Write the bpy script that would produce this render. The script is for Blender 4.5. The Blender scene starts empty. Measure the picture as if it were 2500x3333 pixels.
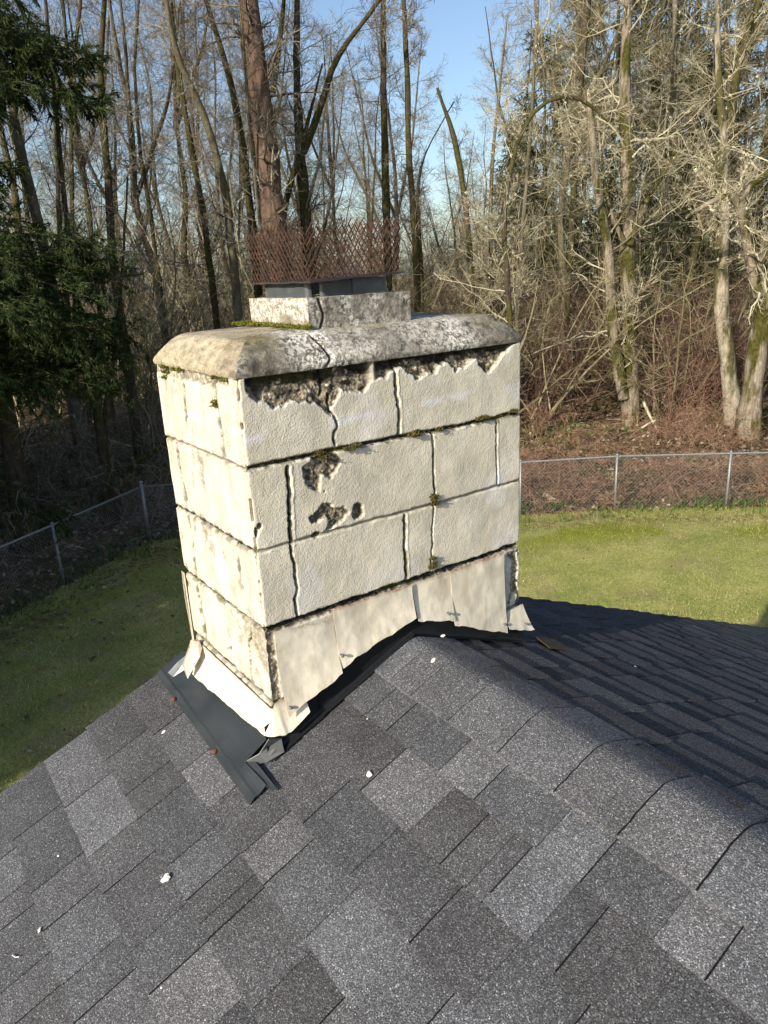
import bpy, math, random
import numpy as np
from math import radians, sin, cos, pi

SC = bpy.context.scene
COL = SC.collection
# ------------------------------------------------------------------ camera
F = 2400.0
RM = np.array([[0.81081498, -0.58316254, -0.05000519],
               [-0.21996166, -0.22442487, -0.94934206],
               [0.54239832, 0.78073998, -0.31024045]])     # rows: right, down, forward
CP = np.array([-0.66990934, -1.50145167, 0.20577604])
W, D = 0.8769, 0.5203                                    # chimney plan size
from mathutils import Matrix, Vector
cd = bpy.data.cameras.new('camera'); cam = bpy.data.objects.new('camera', cd); COL.objects.link(cam)
cd.sensor_fit = 'VERTICAL'; cd.sensor_height = 36.0; cd.lens = F / 3333 * 36
cd.clip_start = 0.02; cd.clip_end = 1500
m = Matrix.Identity(4)
for i in range(3):
    m[i][0] = RM[0][i]; m[i][1] = -RM[1][i]; m[i][2] = -RM[2][i]; m[i][3] = CP[i]
cam.matrix_world = m
SC.camera = cam
# ------------------------------------------------------------------ sky and sun
SUN = np.array([-1.0, -0.315, 0.482]); SUN /= np.linalg.norm(SUN)      # towards the sun
sun_el = math.asin(SUN[2]); sun_az = math.atan2(SUN[0], SUN[1])
wd = bpy.data.worlds.new('World'); SC.world = wd; wd.use_nodes = True
wn = wd.node_tree.nodes; wl = wd.node_tree.links
bgn = wn['Background']; sky = wn.new('ShaderNodeTexSky'); sky.sky_type = 'NISHITA'
sky.sun_disc = False; sky.sun_elevation = sun_el; sky.sun_rotation = sun_az
sky.air_density = 1.0; sky.dust_density = 1.6; sky.ozone_density = 2.0
wl.new(sky.outputs[0], bgn.inputs[0]); bgn.inputs[1].default_value = 0.13
sl = bpy.data.lights.new('sun', 'SUN'); sl.energy = 5.0; sl.angle = radians(0.5); sl.color = (1.0, 0.91, 0.76)
so = bpy.data.objects.new('sun', sl); COL.objects.link(so)
so.rotation_euler = Vector(SUN).to_track_quat('Z', 'Y').to_euler(); so.location = (-10, -5, 10)
SC.view_settings.view_transform = 'Standard'; SC.view_settings.look = 'None'
SC.view_settings.exposure = 0.5; SC.view_settings.gamma = 1.0

G = -5.1                                                # ground level; z = 0 is the underside of the chimney cap
# ------------------------------------------------------------------ measuring helpers (photo pixel -> ray -> real plane)
def ray(x, y): return RM.T @ np.array([(x - 1250) / F, (y - 1666.5) / F, 1.0])
def on(ax, v, x, y):
    d = ray(x, y); return CP + d * ((v - CP[ax]) / d[ax])
HF = np.array([RM[2][0], RM[2][1], 0]); HF /= np.linalg.norm(HF)
HR = np.array([HF[1], -HF[0], 0])
def at(dx, dy, dist):                                   # display px (1659 wide) at a horizontal distance
    d = ray(dx * 1.507, dy * 1.507); return CP + d * (dist / (d @ HF))
ROOF_S = 0.4062; RX = W / 2; RZ = -0.772
def roof_z(x): return RZ - ROOF_S * abs(x - RX)
def on_roof(x, y, side, lift=0.0):
    d = ray(x, y); n = np.array([side * ROOF_S, 0, 1.0]); z0 = RZ + lift
    return CP + d * ((z0 - (side * ROOF_S * (CP[0] - RX) + CP[2])) / (n @ d))
# ------------------------------------------------------------------ numpy noise
def _h(i, j, k, s):
    n = (i * 374761393 + j * 668265263 + k * 2147483647 + s * 974634777) & 0xffffffff
    n = ((n ^ (n >> 13)) * 1274126177) & 0xffffffff
    n = ((n ^ (n >> 16)) * 2246822519) & 0xffffffff
    return ((n ^ (n >> 15)) & 0xffffff) / 16777215.0
def vn(x, y, z=0.0, s=0):
    x, y, z = np.broadcast_arrays(np.asarray(x, float), y, z)
    i, j, k = [np.floor(a).astype(np.int64) for a in (x, y, z)]
    fx, fy, fz = [a - np.floor(a) for a in (x, y, z)]
    fx, fy, fz = [a * a * (3 - 2 * a) for a in (fx, fy, fz)]
    r = 0
    for a in (0, 1):
        for b in (0, 1):
            for c in (0, 1):
                r = r + _h(i + a, j + b, k + c, s) * (fx if a else 1 - fx) * (fy if b else 1 - fy) * (fz if c else 1 - fz)
    return r
def fbm(x, y, z=0.0, o=4, s=0):
    r = 0; a = .5; t = 0
    for q in range(o):
        r = r + a * vn(np.asarray(x) * 2 ** q, np.asarray(y) * 2 ** q, np.asarray(z) * 2 ** q, s + q); t += a; a *= .5
    return r / t
def sst(e0, e1, x):
    t = np.clip((x - e0) / (e1 - e0), 0, 1); return t * t * (3 - 2 * t)
# ------------------------------------------------------------------ mesh and object helpers
def tag(o, label=None, cat=None, group=None, kind=None):
    if label: o['label'] = label
    if cat: o['category'] = cat
    if group: o['group'] = group
    if kind: o['kind'] = kind
    return o
def empty(name, loc, label=None, cat=None, group=None):
    o = bpy.data.objects.new(name, None); COL.objects.link(o); o.location = loc
    o.empty_display_size = .1
    return tag(o, label, cat, group)
def link(name, me, parent=None):
    o = bpy.data.objects.new(name, me); COL.objects.link(o)
    if parent is not None:
        o.parent = parent
    return o
def mesh(name, V, Fs, mat, attrs=None, smooth=False, origin=None):
    """V (n,3); Fs list of int arrays (m,3)/(m,4)."""
    V = np.asarray(V, dtype=np.float64)
    if origin is not None: V = V - np.asarray(origin)
    me = bpy.data.meshes.new(name)
    if not isinstance(Fs, list): Fs = [Fs]
    Fs = [np.asarray(f, dtype=np.int32) for f in Fs if len(f)]
    nl = sum(f.size for f in Fs); nf = sum(len(f) for f in Fs)
    me.vertices.add(len(V)); me.vertices.foreach_set('co', V.astype(np.float32).ravel())
    me.loops.add(nl); me.loops.foreach_set('vertex_index', np.concatenate([f.ravel() for f in Fs]))
    me.polygons.add(nf)
    st = []; c = 0
    for f in Fs:
        st.append(c + np.arange(len(f)) * f.shape[1]); c += f.size
    me.polygons.foreach_set('loop_start', np.concatenate(st).astype(np.int32))
    me.polygons.foreach_set('use_smooth', np.full(nf, smooth))
    me.update(calc_edges=True)
    for k, a in (attrs or {}).items():
        at_ = me.attributes.new(k, 'FLOAT', 'POINT'); at_.data.foreach_set('value', np.asarray(a, dtype=np.float32).ravel())
    me.materials.append(mat)
    me.validate()
    return me
class MB:
    def __init__(s): s.V = []; s.Q = []; s.T = []; s.n = 0; s.A = {}
    def add(s, V, Q=None, T=None, **at_):
        V = np.asarray(V, float).reshape(-1, 3)
        if Q is not None and len(Q): s.Q.append(np.asarray(Q) + s.n)
        if T is not None and len(T): s.T.append(np.asarray(T) + s.n)
        for k, v in at_.items(): s.A.setdefault(k, []).append(np.broadcast_to(np.asarray(v, float), (len(V),)))
        s.V.append(V); s.n += len(V)
    def box(s, c, h, R=None, **a):
        g = np.array([[x, y, z] for x in (-1, 1) for y in (-1, 1) for z in (-1, 1)], float) * np.asarray(h)
        if R is not None: g = g @ np.asarray(R).T
        s.add(g + np.asarray(c), [[0, 1, 3, 2], [4, 6, 7, 5], [0, 4, 5, 1], [2, 3, 7, 6], [0, 2, 6, 4], [1, 5, 7, 3]], **a)
    def tube(s, P, R, k=6, cap=True, **a):
        V, Q = tubes(np.asarray(P, float)[None], np.broadcast_to(np.asarray(R, float), (len(P),))[None], k)
        n = len(V)
        T = []
        if cap:
            V = np.vstack([V, P[0], P[-1]])
            for i in range(k):
                j = (i + 1) % k
                T += [[n, j, i], [n + 1, (len(P) - 1) * k + i, (len(P) - 1) * k + j]]
        s.add(V, Q, T, **a)
    def data(s):
        V = np.vstack(s.V); Fs = []
        if s.Q: Fs.append(np.vstack(s.Q))
        if s.T: Fs.append(np.vstack(s.T))
        return V, Fs, {k: np.concatenate(v) for k, v in s.A.items()}
    def me(s, name, mat, smooth=False, origin=None):
        V, Fs, A = s.data(); return mesh(name, V, Fs, mat, A, smooth, origin)
    def build(s, name, mat, parent=None, smooth=False):
        org = parent_origin(parent)
        return link(name, s.me(name, mat, smooth, org), parent)
def parent_origin(p):
    if p is None: return np.zeros(3)
    o = np.array(p.location)
    return o + parent_origin(p.parent) if p.parent else o
def tubes(P, R, k):
    B, n, _ = P.shape
    T = np.gradient(P, axis=1); T /= np.linalg.norm(T, axis=2, keepdims=True) + 1e-9
    ov = np.abs(P[:, -1] - P[:, 0]); ref = np.eye(3)[np.argmin(ov, axis=1)][:, None, :]
    n1 = np.cross(T, ref); n1 /= np.linalg.norm(n1, axis=2, keepdims=True) + 1e-9
    n2 = np.cross(T, n1)
    a = np.arange(k) * 2 * pi / k
    V = P[:, :, None, :] + R[:, :, None, None] * (np.cos(a)[None, None, :, None] * n1[:, :, None, :] + np.sin(a)[None, None, :, None] * n2[:, :, None, :])
    b, s_, i = np.meshgrid(np.arange(B), np.arange(n - 1), np.arange(k), indexing='ij')
    j = (i + 1) % k; o = b * n * k
    Q = np.stack([o + s_ * k + i, o + s_ * k + j, o + (s_ + 1) * k + j, o + (s_ + 1) * k + i], -1).reshape(-1, 4)
    return V.reshape(-1, 3), Q
def grid_faces(nu, nv, off=0, flip=False):
    i, j = np.meshgrid(np.arange(nu - 1), np.arange(nv - 1), indexing='ij')
    a = (i * nv + j).ravel() + off
    q = np.stack([a, a + nv, a + nv + 1, a + 1], 1)
    return q[:, ::-1] if flip else q
def segdist(U, Vv, pts):
    """distance from grid points to a polyline, plus signed side (+ = right of travel)"""
    best = np.full(U.shape, 9.0); side = np.zeros(U.shape)
    for (x0, y0), (x1, y1) in zip(pts[:-1], pts[1:]):
        dx, dy = x1 - x0, y1 - y0; L2 = dx * dx + dy * dy + 1e-12
        t = np.clip(((U - x0) * dx + (Vv - y0) * dy) / L2, 0, 1)
        ex, ey = U - x0 - t * dx, Vv - y0 - t * dy; dd = np.hypot(ex, ey)
        m_ = dd < best; best[m_] = dd[m_]; side[m_] = np.sign(dx * ey - dy * ex)[m_]
    return best, side
# ------------------------------------------------------------------ material helpers
class M:
    def __init__(s, name, rough=.9, spec=.3):
        s.m = bpy.data.materials.new(name); s.m.use_nodes = True
        s.nt = s.m.node_tree; s.N = s.nt.nodes; s.L = s.nt.links
        s.b = s.N['Principled BSDF']; s.b.inputs['Roughness'].default_value = rough
        s.b.inputs['Specular IOR Level'].default_value = spec
        s.tc = s.N.new('ShaderNodeTexCoord'); s.co = s.tc.outputs['Object']
    def mp(s, sc, src=None):
        n = s.N.new('ShaderNodeMapping'); n.inputs['Scale'].default_value = sc if hasattr(sc, '__len__') else (sc,) * 3
        s.L.new(src or s.co, n.inputs[0]); return n.outputs[0]
    def noise(s, sc, det=4, rough=.55, src=None, dist=0):
        n = s.N.new('ShaderNodeTexNoise'); n.inputs['Scale'].default_value = 1
        n.inputs['Detail'].default_value = det; n.inputs['Roughness'].default_value = rough
        n.inputs['Distortion'].default_value = dist
        s.L.new(s.mp(sc, src), n.inputs['Vector']); return n.outputs[0]
    def vor(s, sc, out='Distance', feat='F1'):
        n = s.N.new('ShaderNodeTexVoronoi'); n.feature = feat; n.inputs['Scale'].default_value = 1
        s.L.new(s.mp(sc), n.inputs['Vector']); return n.outputs[out]
    def attr(s, name):
        n = s.N.new('ShaderNodeAttribute'); n.attribute_name = name; return n.outputs['Fac']
    def ramp(s, x, stops, interp='LINEAR'):
        n = s.N.new('ShaderNodeValToRGB'); s.L.new(x, n.inputs[0]); e = n.color_ramp; e.interpolation = interp
        while len(e.elements) < len(stops): e.elements.new(.5)
        for el, (p, c) in zip(e.elements, stops):
            el.position = p; el.color = (*c, 1) if hasattr(c, '__len__') else (c, c, c, 1)
        return n.outputs[0]
    def math(s, op, a, b=None, clamp=False):
        n = s.N.new('ShaderNodeMath'); n.operation = op; n.use_clamp = clamp
        for i, v in enumerate((a, b)):
            if v is None: continue
            if isinstance(v, (int, float)): n.inputs[i].default_value = v
            else: s.L.new(v, n.inputs[i])
        return n.outputs[0]
    def mix(s, f, a, b, mode='MIX'):
        n = s.N.new('ShaderNodeMix'); n.data_type = 'RGBA'; n.blend_type = mode
        for i, v in ((0, f), (6, a), (7, b)):
            if isinstance(v, (int, float)): n.inputs[i].default_value = v
            elif isinstance(v, tuple): n.inputs[i].default_value = (*v, 1)
            else: s.L.new(v, n.inputs[i])
        return n.outputs[2]
    def color(s, c):
        if isinstance(c, tuple): s.b.inputs['Base Color'].default_value = (*c, 1)
        else: s.L.new(c, s.b.inputs['Base Color'])
    def bump(s, h, strength=.5, dist=.002):
        n = s.N.new('ShaderNodeBump'); n.inputs['Strength'].default_value = strength; n.inputs['Distance'].default_value = dist
        s.L.new(h, n.inputs['Height']); s.L.new(n.outputs[0], s.b.inputs['Normal'])

def mat_shingle():
    m = M('shingle_granules', .95, .2)
    t = m.attr('tone'); hue = m.attr('hue')
    v = m.vor(500, 'Color'); g1 = m.ramp(v, [(0, .016), (.4, .05), (.62, .09), (.8, .18), (.92, .42), (1, .75)])
    v2 = m.vor(800, 'Color'); g2 = m.ramp(v2, [(0, .02), (.5, .07), (.8, .16), (1, .5)])
    c = m.mix(.38, g1, g2)
    big = m.ramp(m.noise(7, 5), [(.3, .78), (.7, 1.08)])
    c = m.mix(1.0, c, big, 'MULTIPLY')
    fine = m.ramp(m.noise(90, 3), [(.3, .88), (.7, 1.12)])
    c = m.mix(1.0, c, fine, 'MULTIPLY')
    tint = m.mix(hue, (.99, 1.04, 1.15), (1.04, 1.05, 1.12))
    c = m.mix(1.0, c, tint, 'MULTIPLY')
    n = m.N.new('ShaderNodeVectorMath'); n.operation = 'SCALE'; m.L.new(c, n.inputs[0]); m.L.new(t, n.inputs['Scale'])
    m.color(n.outputs[0]); m.bump(m.math('ADD', m.vor(310), m.noise(150, 3)), .6, .0025)
    return m.m
def mat_wall():
    m = M('painted_block', .92, .2)
    base = m.ramp(m.noise(9, 5), [(.3, (.48, .445, .355)), (.5, (.57, .53, .43)), (.7, (.65, .61, .505))])
    streak = m.noise((26, 26, 9), 9, .74, dist=.4)
    st = m.math('MULTIPLY', m.ramp(streak, [(.49, 0), (.60, 1)]), m.attr('dirt'))
    base = m.mix(m.math('MULTIPLY', st, .60), base, (.29, .27, .22))
    speck = m.ramp(m.noise(130, 3, .7), [(.57, 0), (.68, 1)])
    base = m.mix(m.math('MULTIPLY', speck, m.math('ADD', m.math('MULTIPLY', m.attr('dirt'), .6), .12)), base, (.20, .19, .17))
    pit = m.ramp(m.vor(95), [(.10, 1), (.17, 0)]); pit = m.math('MULTIPLY', pit, m.ramp(m.noise(24, 3), [(.50, 0), (.60, .8)]))
    base = m.mix(pit, base, (.16, .145, .12))
    grime = m.ramp(m.noise((7, 7, 4), 8, .8), [(.50, 0), (.66, .5)]); base = m.mix(grime, base, (.36, .345, .30))
    wht = m.attr('white'); base = m.mix(wht, base, (.70, .71, .76))
    agg = m.ramp(m.vor(150, 'Color'), [(0, (.03, .026, .02)), (.35, (.12, .10, .072)), (.65, (.28, .235, .17)), (.85, (.48, .42, .32)), (1, (.75, .70, .6))])
    agg = m.mix(m.ramp(m.noise(30, 4), [(.46, 0), (.60, .85)]), agg, (.03, .027, .02))
    c = m.mix(m.attr('spall'), base, agg)
    c = m.mix(m.math('MULTIPLY', m.attr('dark'), 1.25, True), c, m.ramp(m.noise(70, 3), [(.4, (.012, .010, .008)), (.7, (.05, .043, .032))]))
    mo = m.ramp(m.noise(200, 4), [(.3, (.03, .035, .006)), (.7, (.16, .15, .025))])
    c = m.mix(m.attr('moss'), c, mo)
    m.color(c)
    h = m.math('ADD', m.noise(260, 2, .5), m.math('MULTIPLY', m.vor(210), .8))
    m.bump(h, .42, .002)
    return m.m
def mat_cap():
    m = M('weathered_mortar', .95, .2)
    g = m.ramp(m.noise(25, 6, .65), [(.34, (.06, .055, .045)), (.47, (.16, .145, .12)), (.60, (.27, .25, .21)), (.72, (.44, .41, .35))])
    cr = m.ramp(m.noise((22, 22, 60), 6, .7), [(.32, (.20, .175, .12)), (.5, (.38, .33, .24)), (.68, (.52, .455, .33))])
    c = m.mix(m.attr('cream'), g, cr)
    c = m.mix(m.math('MULTIPLY', m.attr('white'), m.ramp(m.noise(85, 5, .75), [(.46, 0), (.54, 1)])), c, (.70, .68, .62))
    c = m.mix(m.math('MULTIPLY', m.ramp(m.noise(150, 3, .8), [(.55, 0), (.65, 1)]), .75), c, (.07, .065, .055))
    c = m.mix(m.math('MULTIPLY', m.attr('moss'), m.ramp(m.noise(50, 5), [(.35, .1), (.6, .9)])), c, (.20, .16, .045))
    c = m.mix(m.attr('dark'), c, (.02, .018, .015))
    m.color(c)
    m.bump(m.math('ADD', m.noise(150, 5, .7), m.math('MULTIPLY', m.noise(40, 4), 1.2)), .8, .004)
    return m.m
def mat_simple(name, stops, sc=8, rough=.9, spec=.3, bump=None, metal=0, det=5):
    m = M(name, rough, spec); m.color(m.ramp(m.noise(sc, det, .6), stops)); m.b.inputs['Metallic'].default_value = metal
    if bump: m.bump(m.noise(bump[0], 4, .6), bump[1], bump[2])
    return m.m
def mat_flash():
    m = M('painted_flashing', .6, .4)
    c = m.ramp(m.noise(6, 4), [(.3, (.60, .55, .44)), (.7, (.72, .67, .55))])
    c = m.mix(m.math('MULTIPLY', m.ramp(m.noise((30, 30, 12), 7, .75), [(.48, 0), (.64, 1)]), .5), c, (.38, .33, .25))
    c = m.mix(m.math('MULTIPLY', m.attr('dirt'), .7), c, (.30, .26, .19))
    c = m.mix(m.math('MULTIPLY', m.attr('rust'), m.ramp(m.noise(70, 4, .7), [(.4, 0), (.6, 1)])), c, (.22, .06, .015))
    m.color(c); m.bump(m.noise(14, 3), .35, .006)
    return m.m
def mat_metal():
    m = M('dark_sheet_metal', .42, .45)
    c = m.ramp(m.noise((5, 5, 5), 4), [(.3, (.022, .027, .031)), (.7, (.036, .042, .047))])
    sp = m.ramp(m.noise(260, 2), [(.74, 0), (.78, 1)])
    c = m.mix(m.math('MULTIPLY', sp, .3), c, (.3, .3, .3)); m.color(c)
    m.L.new(m.ramp(m.noise(10, 4), [(.3, .35), (.7, .6)]), m.b.inputs['Roughness']); m.bump(m.noise(12, 3), .25, .006)
    return m.m
def mat_bark(name, c0, c1, moss, lichen, scz=2.5, sc=14):
    m = M(name, .95, .15)
    c = m.ramp(m.noise((sc, sc, scz), 6, .65), [(.3, c0), (.7, c1)])
    c = m.mix(m.attr('tone'), c, m.mix(1.0, c, (1.7, 1.6, 1.3), 'MULTIPLY'))
    if lichen: c = m.mix(m.ramp(m.noise(9, 6, .75), [(.56, 0), (.66, lichen)]), c, (.42, .43, .34))
    if moss: c = m.mix(m.ramp(m.noise((2.0, 2.0, .6), 4, .6), [(.43, 0), (.52, moss)]), c, m.ramp(m.noise(12, 3), [(.3, (.03, .032, .008)), (.7, (.095, .088, .022))]))
    m.color(c); m.bump(m.noise((sc * 2, sc * 2, scz * 1.5), 5, .7), .9, .05)
    return m.m
def mat_twig(name, c0, c1, c2):
    m = M(name, .9, .2); m.color(m.ramp(m.attr('tone'), [(0, c0), (.5, c1), (1, c2)])); return m.m
MS = {}
MS['shingle'] = mat_shingle(); MS['wall'] = mat_wall(); MS['cap'] = mat_cap(); MS['flash'] = mat_flash(); MS['metal'] = mat_metal()
MS['rust'] = mat_simple('rusty_steel', [(.3, (.018, .010, .007)), (.5, (.042, .021, .014)), (.75, (.095, .042, .024))], 35, .8)
MS['rustpatch'] = mat_simple('rusted_plate', [(.4, (.03, .03, .03)), (.58, (.05, .035, .028)), (.72, (.18, .07, .035))], 9, .7)
MS['galv'] = mat_simple('weathered_galvanised', [(.3, (.14, .155, .16)), (.7, (.30, .315, .32))], 30, .5, .5, metal=.3)
MS['liner'] = mat_simple('flue_liner_metal', [(.3, (.035, .042, .046)), (.6, (.07, .08, .085)), (.8, (.16, .16, .15))], 16, .4, .5)
MS['nail'] = mat_simple('screw_metal', [(.3, .05), (.7, .16)], 200, .5)
MS['rustnail'] = mat_simple('rusty_nail', [(.3, (.07, .028, .016)), (.7, (.20, .085, .045))], 200, .8)
MS['moss'] = mat_simple('moss', [(.3, (.05, .055, .006)), (.7, (.21, .22, .03))], 120, .95)
MS['mossdry'] = mat_simple('dry_moss', [(.3, (.035, .03, .008)), (.7, (.13, .11, .03))], 150, .95)
MS['chip'] = mat_simple('mortar_chip', [(.3, (.5, .48, .43)), (.7, (.78, .75, .68))], 90, .9, bump=(200, .6, .003))
MS['siding'] = mat_simple('wall_siding', [(.3, (.52, .50, .44)), (.7, (.6, .58, .52))], 3)
MS['trim'] = mat_simple('white_trim', [(.3, (.6, .6, .58)), (.7, (.72, .72, .7))], 4)
# ------------------------------------------------------------------ house: roof of laminated shingles
rng = np.random.default_rng(7)
house = empty('house', (RX, -2.5, G), 'low house under a dark grey asphalt shingle gable roof that the block chimney rises through', 'house')
nrm_l = math.sqrt(1 + ROOF_S ** 2); ux = 1 / nrm_l; uz = ROOF_S / nrm_l; EXP = 0.143
def rake_y(x): return 0.657
def sp(side, s, y, h):                                 # slope coordinate -> world; h above the deck
    x = RX + side * s * ux; z = RZ - .006 - s * uz
    return np.array([x + side * h * uz, y, z + h * ux])
KJ = {0: [-.321], 1: [-.212, -.53, -.814, -1.06], 2: [-.294, -.577, -.697, -.878, -1.15], 3: [-.247, -.644, -.95], 4: [.395, -.002, -.300, -.769, -1.05], 5: [.444, .145, -.179, -.302, -.62],
      6: [.386, .017, -.301, -.56], 7: [.418, .055, -.22, -.5], 8: [.39, .159, -.109, -.4]}
def _o(a, b): return (a * .7535, 2300 + b * .7535)
def _o2(a, b): return (1250 + a * .7535, 2300 + b * .7535)
CT = []
for fn, lst in ((_o, [(420, 540, 1.35), (250, 200, 1.15), (150, 420, .8), (200, 640, .78), (560, 300, .82), (600, 180, 1.2), (720, 540, .85), (880, 620, 1.0), (740, 440, 1.25), (1130, 560, 1.28), (880, 300, 1.2), (600, 820, .8), (900, 800, .78), (1240, 420, .8), (1320, 840, .98), (1000, 1000, .85), (1180, 640, 1.05), (1580, 560, .78), (200, 1000, .95), (60, 780, 1.15), (60, 560, 1.2), (780, 1100, .95), (930, 1250, 1.3), (1500, 1200, 1.25)]),
                (_o2, [(350, 220, 1.32), (200, 380, 1.2), (160, 200, .8), (850, 540, 1.32), (640, 400, .95), (520, 560, .85), (700, 800, 1.25), (420, 900, .78), (180, 650, .78), (1100, 1100, .68), (560, 1150, .85), (1280, 850, 1.3), (1500, 1080, 1.15), (950, 950, .8), (100, 1150, 1.15), (240, 1000, .82)])):
    for a_, b_, c_ in lst:
        p_ = on_roof(*fn(a_, b_), -1, .01); CT.append(((RX - p_[0]) * nrm_l, p_[1], c_))
def shingle_side(side, nrow):
    mb = MB()
    def wedge(s0, s1, y0, y1, h0, h1, th, tone, hue, sk=(0, 0), tk=1.0):
        if side > 0: tone *= .66  # shade of the slope turned from the sun, put into its tone
        # top sheet with front (butt) and side faces
        nn = max(2, int((y1 - y0) / .04) + 1)
        ys = np.linspace(y0, y1, nn); jit = rng.normal(0, .0009, nn)
        top0 = np.array([sp(side, s0, y, h0) for y in ys])
        top1 = np.array([sp(side, s1 + j + sk[0] * (y - y0), y, h1 + abs(j) * .3) for y, j in zip(ys, jit)])
        bot1 = np.array([sp(side, s1 + j + sk[0] * (y - y0), y, h1 - th) for y, j in zip(ys, jit)])
        bot0 = np.array([sp(side, s0, y, h0 - th) for y in ys])
        V = np.vstack([top0, top1, bot1, bot0]); q = []
        for i in range(nn - 1):
            for a, b in ((0, 1), (1, 2)):
                f = [a * nn + i, b * nn + i, b * nn + i + 1, a * nn + i + 1]
                q.append(f if side < 0 else f[::-1])
        q.append([0, 3 * nn, 2 * nn, nn]); q.append([nn - 1, 2 * nn - 1, 3 * nn - 1, 4 * nn - 1])
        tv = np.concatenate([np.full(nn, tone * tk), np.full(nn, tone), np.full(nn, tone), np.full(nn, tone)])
        mb.add(V, q, tone=tv, hue=hue)
    def slot(s0, s1, y, h):                             # black strip: cut asphalt edge with the tooth's shadow line painted in
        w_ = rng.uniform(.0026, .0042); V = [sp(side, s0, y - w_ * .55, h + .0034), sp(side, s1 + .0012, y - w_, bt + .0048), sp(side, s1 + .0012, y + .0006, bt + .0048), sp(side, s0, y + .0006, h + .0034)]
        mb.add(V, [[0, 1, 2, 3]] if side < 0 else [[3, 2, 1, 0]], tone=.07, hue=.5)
    def ctone(r, ya, yb):
        if side > 0: return None
        for cs, cy, ct in CT:
            if r * EXP - .029 < cs < (r + 1) * EXP - .029 and ya < cy < yb: return .97 + (ct - .97) * .95
        return None
    bt = .0060 if side < 0 else .0115
    for r in range(nrow):
        s1 = (r + 1) * EXP - .029 + rng.normal(0, .001); s0 = max(.003, s1 - EXP - .03)
        ye = rake_y(0) + rng.normal(0, .005)
        known = sorted(KJ.get(r, [])) if side < 0 else []
        js = list(known); y = (max(known) if known else -1.0)
        lo = (min(known) if known else -1.0)
        y = ye - rng.uniform(.02, .3)
        while y > -4.3:                                 # random joints away from the traced ones
            if all(abs(y - k_) > .24 for k_ in js): js.append(y)
            y -= rng.uniform(.22, .46)
        js = sorted(js)
        y = -4.4; rt_ = rng.uniform(.86, .98)
        for q_, jy in enumerate(js + [None]):
            top = jy if jy is not None else ye
            L_ = top - y
            tw = min(rng.uniform(.14, .30), L_ * .62) if jy is not None else 0
            a0 = top - tw                               # low part y..a0, raised tooth a0..top
            yy = y
            while yy < a0 - .01:
                w_ = min(rng.uniform(.12, .34), a0 - yy)
                if a0 - yy - w_ < .06: w_ = a0 - yy
                tn = ctone(r, yy, yy + w_) or rt_ * rng.uniform(.80, 1.10)
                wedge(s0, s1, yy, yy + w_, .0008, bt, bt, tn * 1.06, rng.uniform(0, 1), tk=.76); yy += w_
            if tw:
                wedge(s0, s1, a0, top, .0008, bt - .0002, bt, .7, .5)
                tn = ctone(r, a0, top) or rng.choice([rng.uniform(.82, .95), rng.uniform(1.0, 1.2)])
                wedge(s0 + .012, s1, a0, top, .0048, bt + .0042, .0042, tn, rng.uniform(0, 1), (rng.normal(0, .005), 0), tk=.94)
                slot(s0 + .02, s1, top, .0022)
            y = top
    mb.build('shingle_slope', MS['shingle'], house)
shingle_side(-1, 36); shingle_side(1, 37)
# ridge caps
mb = MB()
y = -.012; k = 0
prof = [(-.15, None), (-.10, 0), (-.05, 0), (-.022, 0), (0, 0), (.022, 0), (.05, 0), (.10, 0), (.15, 0)]
def ridge_pt(a, h):                                    # a = signed arc distance from the crest
    s_ = abs(a); r_ = .030
    x = RX + np.sign(a) * s_ * ux
    z = RZ - uz * (math.sqrt(s_ * s_ + r_ * r_) - r_ * .25)
    return x, z + h
cy = [-.092, -.186, -.332, -.493, -.660, -.818]
k = 0
while y > -4.3:
    y1 = cy[k] if k < len(cy) else y - .163 - rng.normal(0, .002)
    k += 1; a_ = np.linspace(-.150, .150, 17) + rng.normal(0, .002)
    tone = rng.choice([rng.uniform(.85, 1.0), rng.uniform(1.0, 1.25)]); hue = rng.uniform()
    j = rng.normal(0, .001, 17)
    top0 = [(ridge_pt(q, .0085)[0], y + jj, ridge_pt(q, .0085)[1]) for q, jj in zip(a_, j)]   # butt end faces the chimney
    bot0 = [(ridge_pt(q, -.004)[0], y + jj, ridge_pt(q, -.004)[1]) for q, jj in zip(a_, j)]
    top1 = [(ridge_pt(q, .0035)[0], y1 - .03, ridge_pt(q, .0030)[1]) for q in a_]
    bot1 = [(ridge_pt(q, -.004)[0], y1 - .03, ridge_pt(q, -.004)[1]) for q in a_]
    q_ = []
    for i in range(16):
        q_ += [[i, 17 + i, 18 + i, i + 1], [34 + i, i, i + 1, 35 + i]]
    q_ += [[0, 34, 51, 17], [16, 33, 67, 50]]
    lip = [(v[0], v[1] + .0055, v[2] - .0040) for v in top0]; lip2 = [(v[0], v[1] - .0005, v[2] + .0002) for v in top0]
    mb.add(lip + lip2, [[i, i + 1, 18 + i, 17 + i] for i in range(16)], tone=.07, hue=.5)  # black lip: cut butt edge and its shadow line, painted together
    mb.add(np.vstack([top0, top1, bot0, bot1]), q_, tone=tone, hue=hue)
    y = y1
# short stretch of ridge behind the chimney
yy = .56
mb.build('ridge_cap', MS['shingle'], house); mb = MB()
mb.add([(RX + a, y_, ridge_pt(a, .010)[1]) for y_ in (.50, .735) for a in (-.15, -.07, 0, .07, .15)], [[i, i + 1, i + 6, i + 5] for i in range(4)], tone=1, hue=.5)
mb.build('ridge_cap', MS['shingle'], house)
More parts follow.
